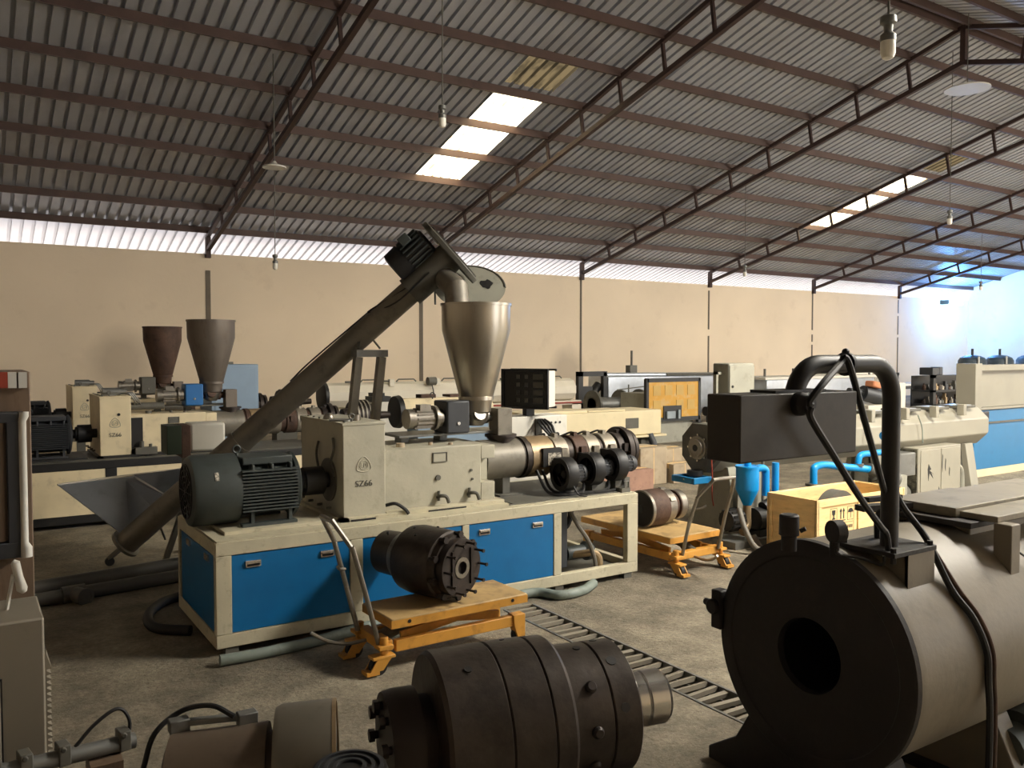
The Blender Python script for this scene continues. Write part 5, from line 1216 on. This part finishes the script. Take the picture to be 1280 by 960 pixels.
MB().box(13.5, 17.25, 11.36, 12.24, 1.09, 1.14).out('top_rail', M['white'], fp); MB().box(13.5, 17.2, 11.4, 12.2, .0, .35).out('skirt', M['pale_blue'], fp)
for xx in (14.0, 14.9): MB().cyl((xx,11.8,1.14), (xx,11.8,1.3), .025, n=8).out('stud', M['dgrey'], fp)
# panelled partition and table far along the wall
pt_ = thing('panel_frame', (20.4, 14.2, 0), 'black steel frame holding tall pale panels, far behind the swan-neck post', 'partition')
fr_ = MB()
for xx in (18.5, 19.5, 20.5, 21.15, 21.85): fr_.box(xx, xx+.07, 14.2, 14.27, 0, 1.32)
fr_.box(18.5, 21.9, 14.2, 14.27, 1.26, 1.34); fr_.box(21.85, 22.6, 14.2, 14.27, .98, 1.06); fr_.box(22.5,22.57,14.2,14.27,0,1.06)
fr_.out('frame', M['charcoal'], pt_)
for a, b, m in ((18.57,19.5,'grey'),(19.57,20.5,'grey'),(20.57,21.15,'white'),(21.22,21.85,'white'),(21.92,22.5,'white')):
    B(a, b, 14.22, 14.25, .25, 1.26 if m == 'grey' or a < 21.5 else .98).out('panel', M[m], pt_)
B(21.35, 21.7, 14.21, 14.22, .68, 1.10).out('notice', M['paper'], pt_)
mc_ = thing('motor_unit', (14.9, 9.9, 0), 'small dark motor unit with an orange cloth on it, behind the octagonal tank', 'motor')
MB().cyl((14.55,9.9,.86), (15.15,9.75,.72), .15, n=20).cyl((14.2,9.95,.90), (14.6,9.9,.86), .07, n=14).out('motor_body', M['charcoal'], mc_)
MB().obox((14.75,9.8,1.02), (.28,.2,.12), Matrix.Rotation(R(10), 3, 'Y')).out('orange_cloth', M['orange'], mc_, bevel=.03)
B(14.3, 15.2, 9.6, 10.1, 0, .64).out('stand', M['w3'], mc_, bevel=.01); B(15.3, 15.5, 9.6, 9.9, 0, 1.05).out('post', M['w3'], mc_, bevel=.01)
tb_ = thing('work_table', (20.5, 12.6, 0), 'long steel work table with a pale top, before the far corner', 'table')
B(18.6, 23.0, 12.3, 13.0, .80, .85).out('table_top', M['silver'], tb_)
for xx in (18.7, 20.2, 21.6, 22.9):
    for y in (12.32, 12.93): B(xx, xx+.06, y, y+.06, 0, .80).out('leg', M['charcoal'], tb_)
MB().box(18.6, 23.0, 12.3, 12.36, .72, .80).out('apron', M['charcoal'], tb_)
solo(MB().obox((22.2,12.7,.93), (.5,.3,.16)).cyl((21.9,12.6,.90), (22.5,12.6,.90), .05, n=10).out('scrap_parts', M['rust'], bevel=.03), 'rusty parts lying on the far end of the pale work table', 'parts')
rk = thing('tool_rack', (18.3, 10.1, 0), 'dark steel rack crammed with small tools, beside the beige haul-off hood', 'rack')
r_ = MB()
for a in ((17.15,17.25,10,10.08,0,1.16),(18.95,19.05,10,10.08,0,1.16),(17.15,19.05,10,10.08,1.10,1.16),(17.15,19.05,10,10.5,.48,.54),(17.15,19.05,10,10.5,.80,.84)): r_.box(*a)
r_.box(17.15, 19.05, 10.48, 10.5, .5, 1.14); r_.out('rack_frame', M['black'], rk)
mm = ('charcoal','rust','galv','dgrey','brass','die_lug','steel')
tools = []
for k in range(46):
    lev = .54 if k < 24 else .84; j = k % 24; xx = 17.36+.125*(j % 12)+random.uniform(-.01,.01); w = random.uniform(.05,.105); h = random.uniform(.07,.24 if lev < .8 else .20)
    y = 10.16 if j < 12 else 10.33
    mb = MB()
    if k % 3 == 0: mb.lathe((xx,y,lev), (0,0,1), [(0,w*.5),(h*.7,w*.5),(h*.75,w*.2),(h,w*.2)], 12)
    elif k % 3 == 1: mb.box(xx-w/2, xx+w/2, y-.05, y+.05, lev, lev+h*.6).box(xx-w*.3, xx+w*.3, y-.03, y+.03, lev+h*.6, lev+h)
    else: mb.lathe((xx,y-.05,lev+w*.55), (0,1,0), [(0,w*.2),(0,w*.55),(.08,w*.55),(.1,w*.3)], 14)
    solo(mb.out(('steel_pot','machine_part','round_coupling')[k % 3], M[mm[k % 7]]), ('small pot-shaped steel tool on the dark rack','small stepped machine block on the dark rack','small round coupling lying on the dark rack')[k % 3], ('tool','machine part','coupling')[k % 3], 'small tools on the dark rack')
solo(MB().box(17.2,17.45,10.05,10.35,1.16,1.32).cyl((17.6,10.2,1.16), (17.6,10.2,1.33), .12, n=16).out('drill_motor', M['charcoal'], bevel=.01), 'dark drill motor standing on top of the tool rack', 'motor')
for k, (xx, yy_) in enumerate(((28.9,15.5),(30.7,15.5),(32.6,15.4))):
    o = thing('pressure_tank', (xx, yy_, 0), ('dark upright pressure tank by the end wall, the one next to the tool rack', 'dark upright pressure tank between two like it by the end wall', 'dark upright pressure tank by the end wall, farthest from the tool rack')[k], 'pressure tank', 'upright tanks by the end wall')
    MB().lathe((xx,yy_,.15), (0,0,1), [(0,.24),(.1,.43),(1.2,.44),(1.30,.38),(1.37,.24),(1.40,.05)], 32).out('vessel', M['tankdark'], o)
    MB().cyl((xx,yy_,1.53), (xx,yy_,1.76), .04, n=10).out('top_valve', M['black'], o)
    MB().cyl((xx-.3,yy_-.38,.2), (xx-.3,yy_-.38,1.5), .03, n=10).out('sight_tube', M['plastic'], o)
    for a in (0, 120, 240): MB().cyl((xx+.3*math.cos(R(a)), yy_+.3*math.sin(R(a)), 0), (xx+.3*math.cos(R(a)), yy_+.3*math.sin(R(a)), .25), .05, n=8).out('leg', M['black'], o)

# ================================================================== LAMPS HANGING FROM THE ROOF
def pendant(p, label, big=1.0, reflector=False, group='bare bulbs on long cords'):
    p = V(p); top = roof_z(p.y)-.02
    o = thing('pendant_bulb', (p.x, p.y, p.z), label, 'light bulb', group)
    MB().tube([(p.x,p.y,top),(p.x+.005,p.y,(top+p.z)/2),(p.x,p.y,p.z+.13*big)], .006*big, 6).out('cord', M['dgrey'], o)
    MB().lathe(p+V((0,0,.03*big)), (0,0,1), [(0,.036*big),(.03*big,.036*big),(.045*big,.020*big),(.075*big,.022*big),(.085*big,.038*big),(.115*big,.036*big),(.125*big,.012*big)], 18).out('lamp_holder', M['galv'], o)
    MB().lathe(p+V((0,0,-.055*big)), (0,0,1), [(0,.012*big),(.008*big,.026*big),(.03*big,.034*big),(.085*big,.034*big),(.092*big,.026*big)], 20).out('bulb', M['bulb'], o)
    return o
def at(x, y, d): return V((0,0,CAM_H))+_ray(x, y)*(d/F_PX)
pendant(at(1110,60,4.0), 'white bulb hanging closest above the drum, its holder clearly visible', 1.0)
pendant(at(553,152,8.6), 'bare bulb on a cord beside the skylight over the blue-panelled extruder', 1.1)
pendant(at(344,332,12.6), 'bare bulb hanging low before the tan wall near the slanting conveyor', 1.1)
pendant(at(931,342,20.0), 'bare bulb hanging before the middle of the tan wall', 1.3)
pendant(at(1187,276,15.5), 'bare bulb hanging below the flat reflector plate near the ridge', 1.3)
pendant(at(1226,360,27.0), 'bare bulb hanging near the blue-white glow in the far corner', 1.4)
def refl(p, w, label):
    p = V(p); top = roof_z(p.y)-.1
    o = thing('lamp_reflector', (p.x, p.y, p.z), label, 'lamp', 'flat reflector lamps on the trusses')
    MB().lathe(p, (0,0,1), [(0,w),(.02,w),(.06,w*.3),(.10,w*.12)], 24).out('reflector_plate', M['plastic'], o)
    MB().cyl(p+V((0,0,.1)), V((p.x,p.y,top)), .008, n=6).out('hanger', M['dgrey'], o)
refl(at(343,210,12.3), .17, 'flat white reflector lamp on the truss over the cream extruders')
refl(at(1209,112,13.6), .34, 'flat white reflector lamp under the ridge above the far hanging bulb')
# glowing blue-white lamp in the far corner
bl_ = thing('flood_lamp', (32.4, 18.2, 3.62), 'glowing blue-white lamp under the eave in the far corner', 'lamp')
MB().box(32.25, 32.55, 18.12, 18.62, 3.52, 3.68).out('housing', M['charcoal'], bl_, bevel=.01)
MB().box(32.05, 32.75, 18.0, 18.12, 3.46, 3.76).out('lens', M['arc'], bl_)
pl_ = bpy.data.lights.new('flood_lamp_light', 'POINT'); pl_.energy = 320; pl_.color = (.08,.34,1.0); pl_.shadow_soft_size = .15
po = bpy.data.objects.new('flood_lamp_light', pl_); col.objects.link(po); po.location = (32.3, 17.7, 3.62)
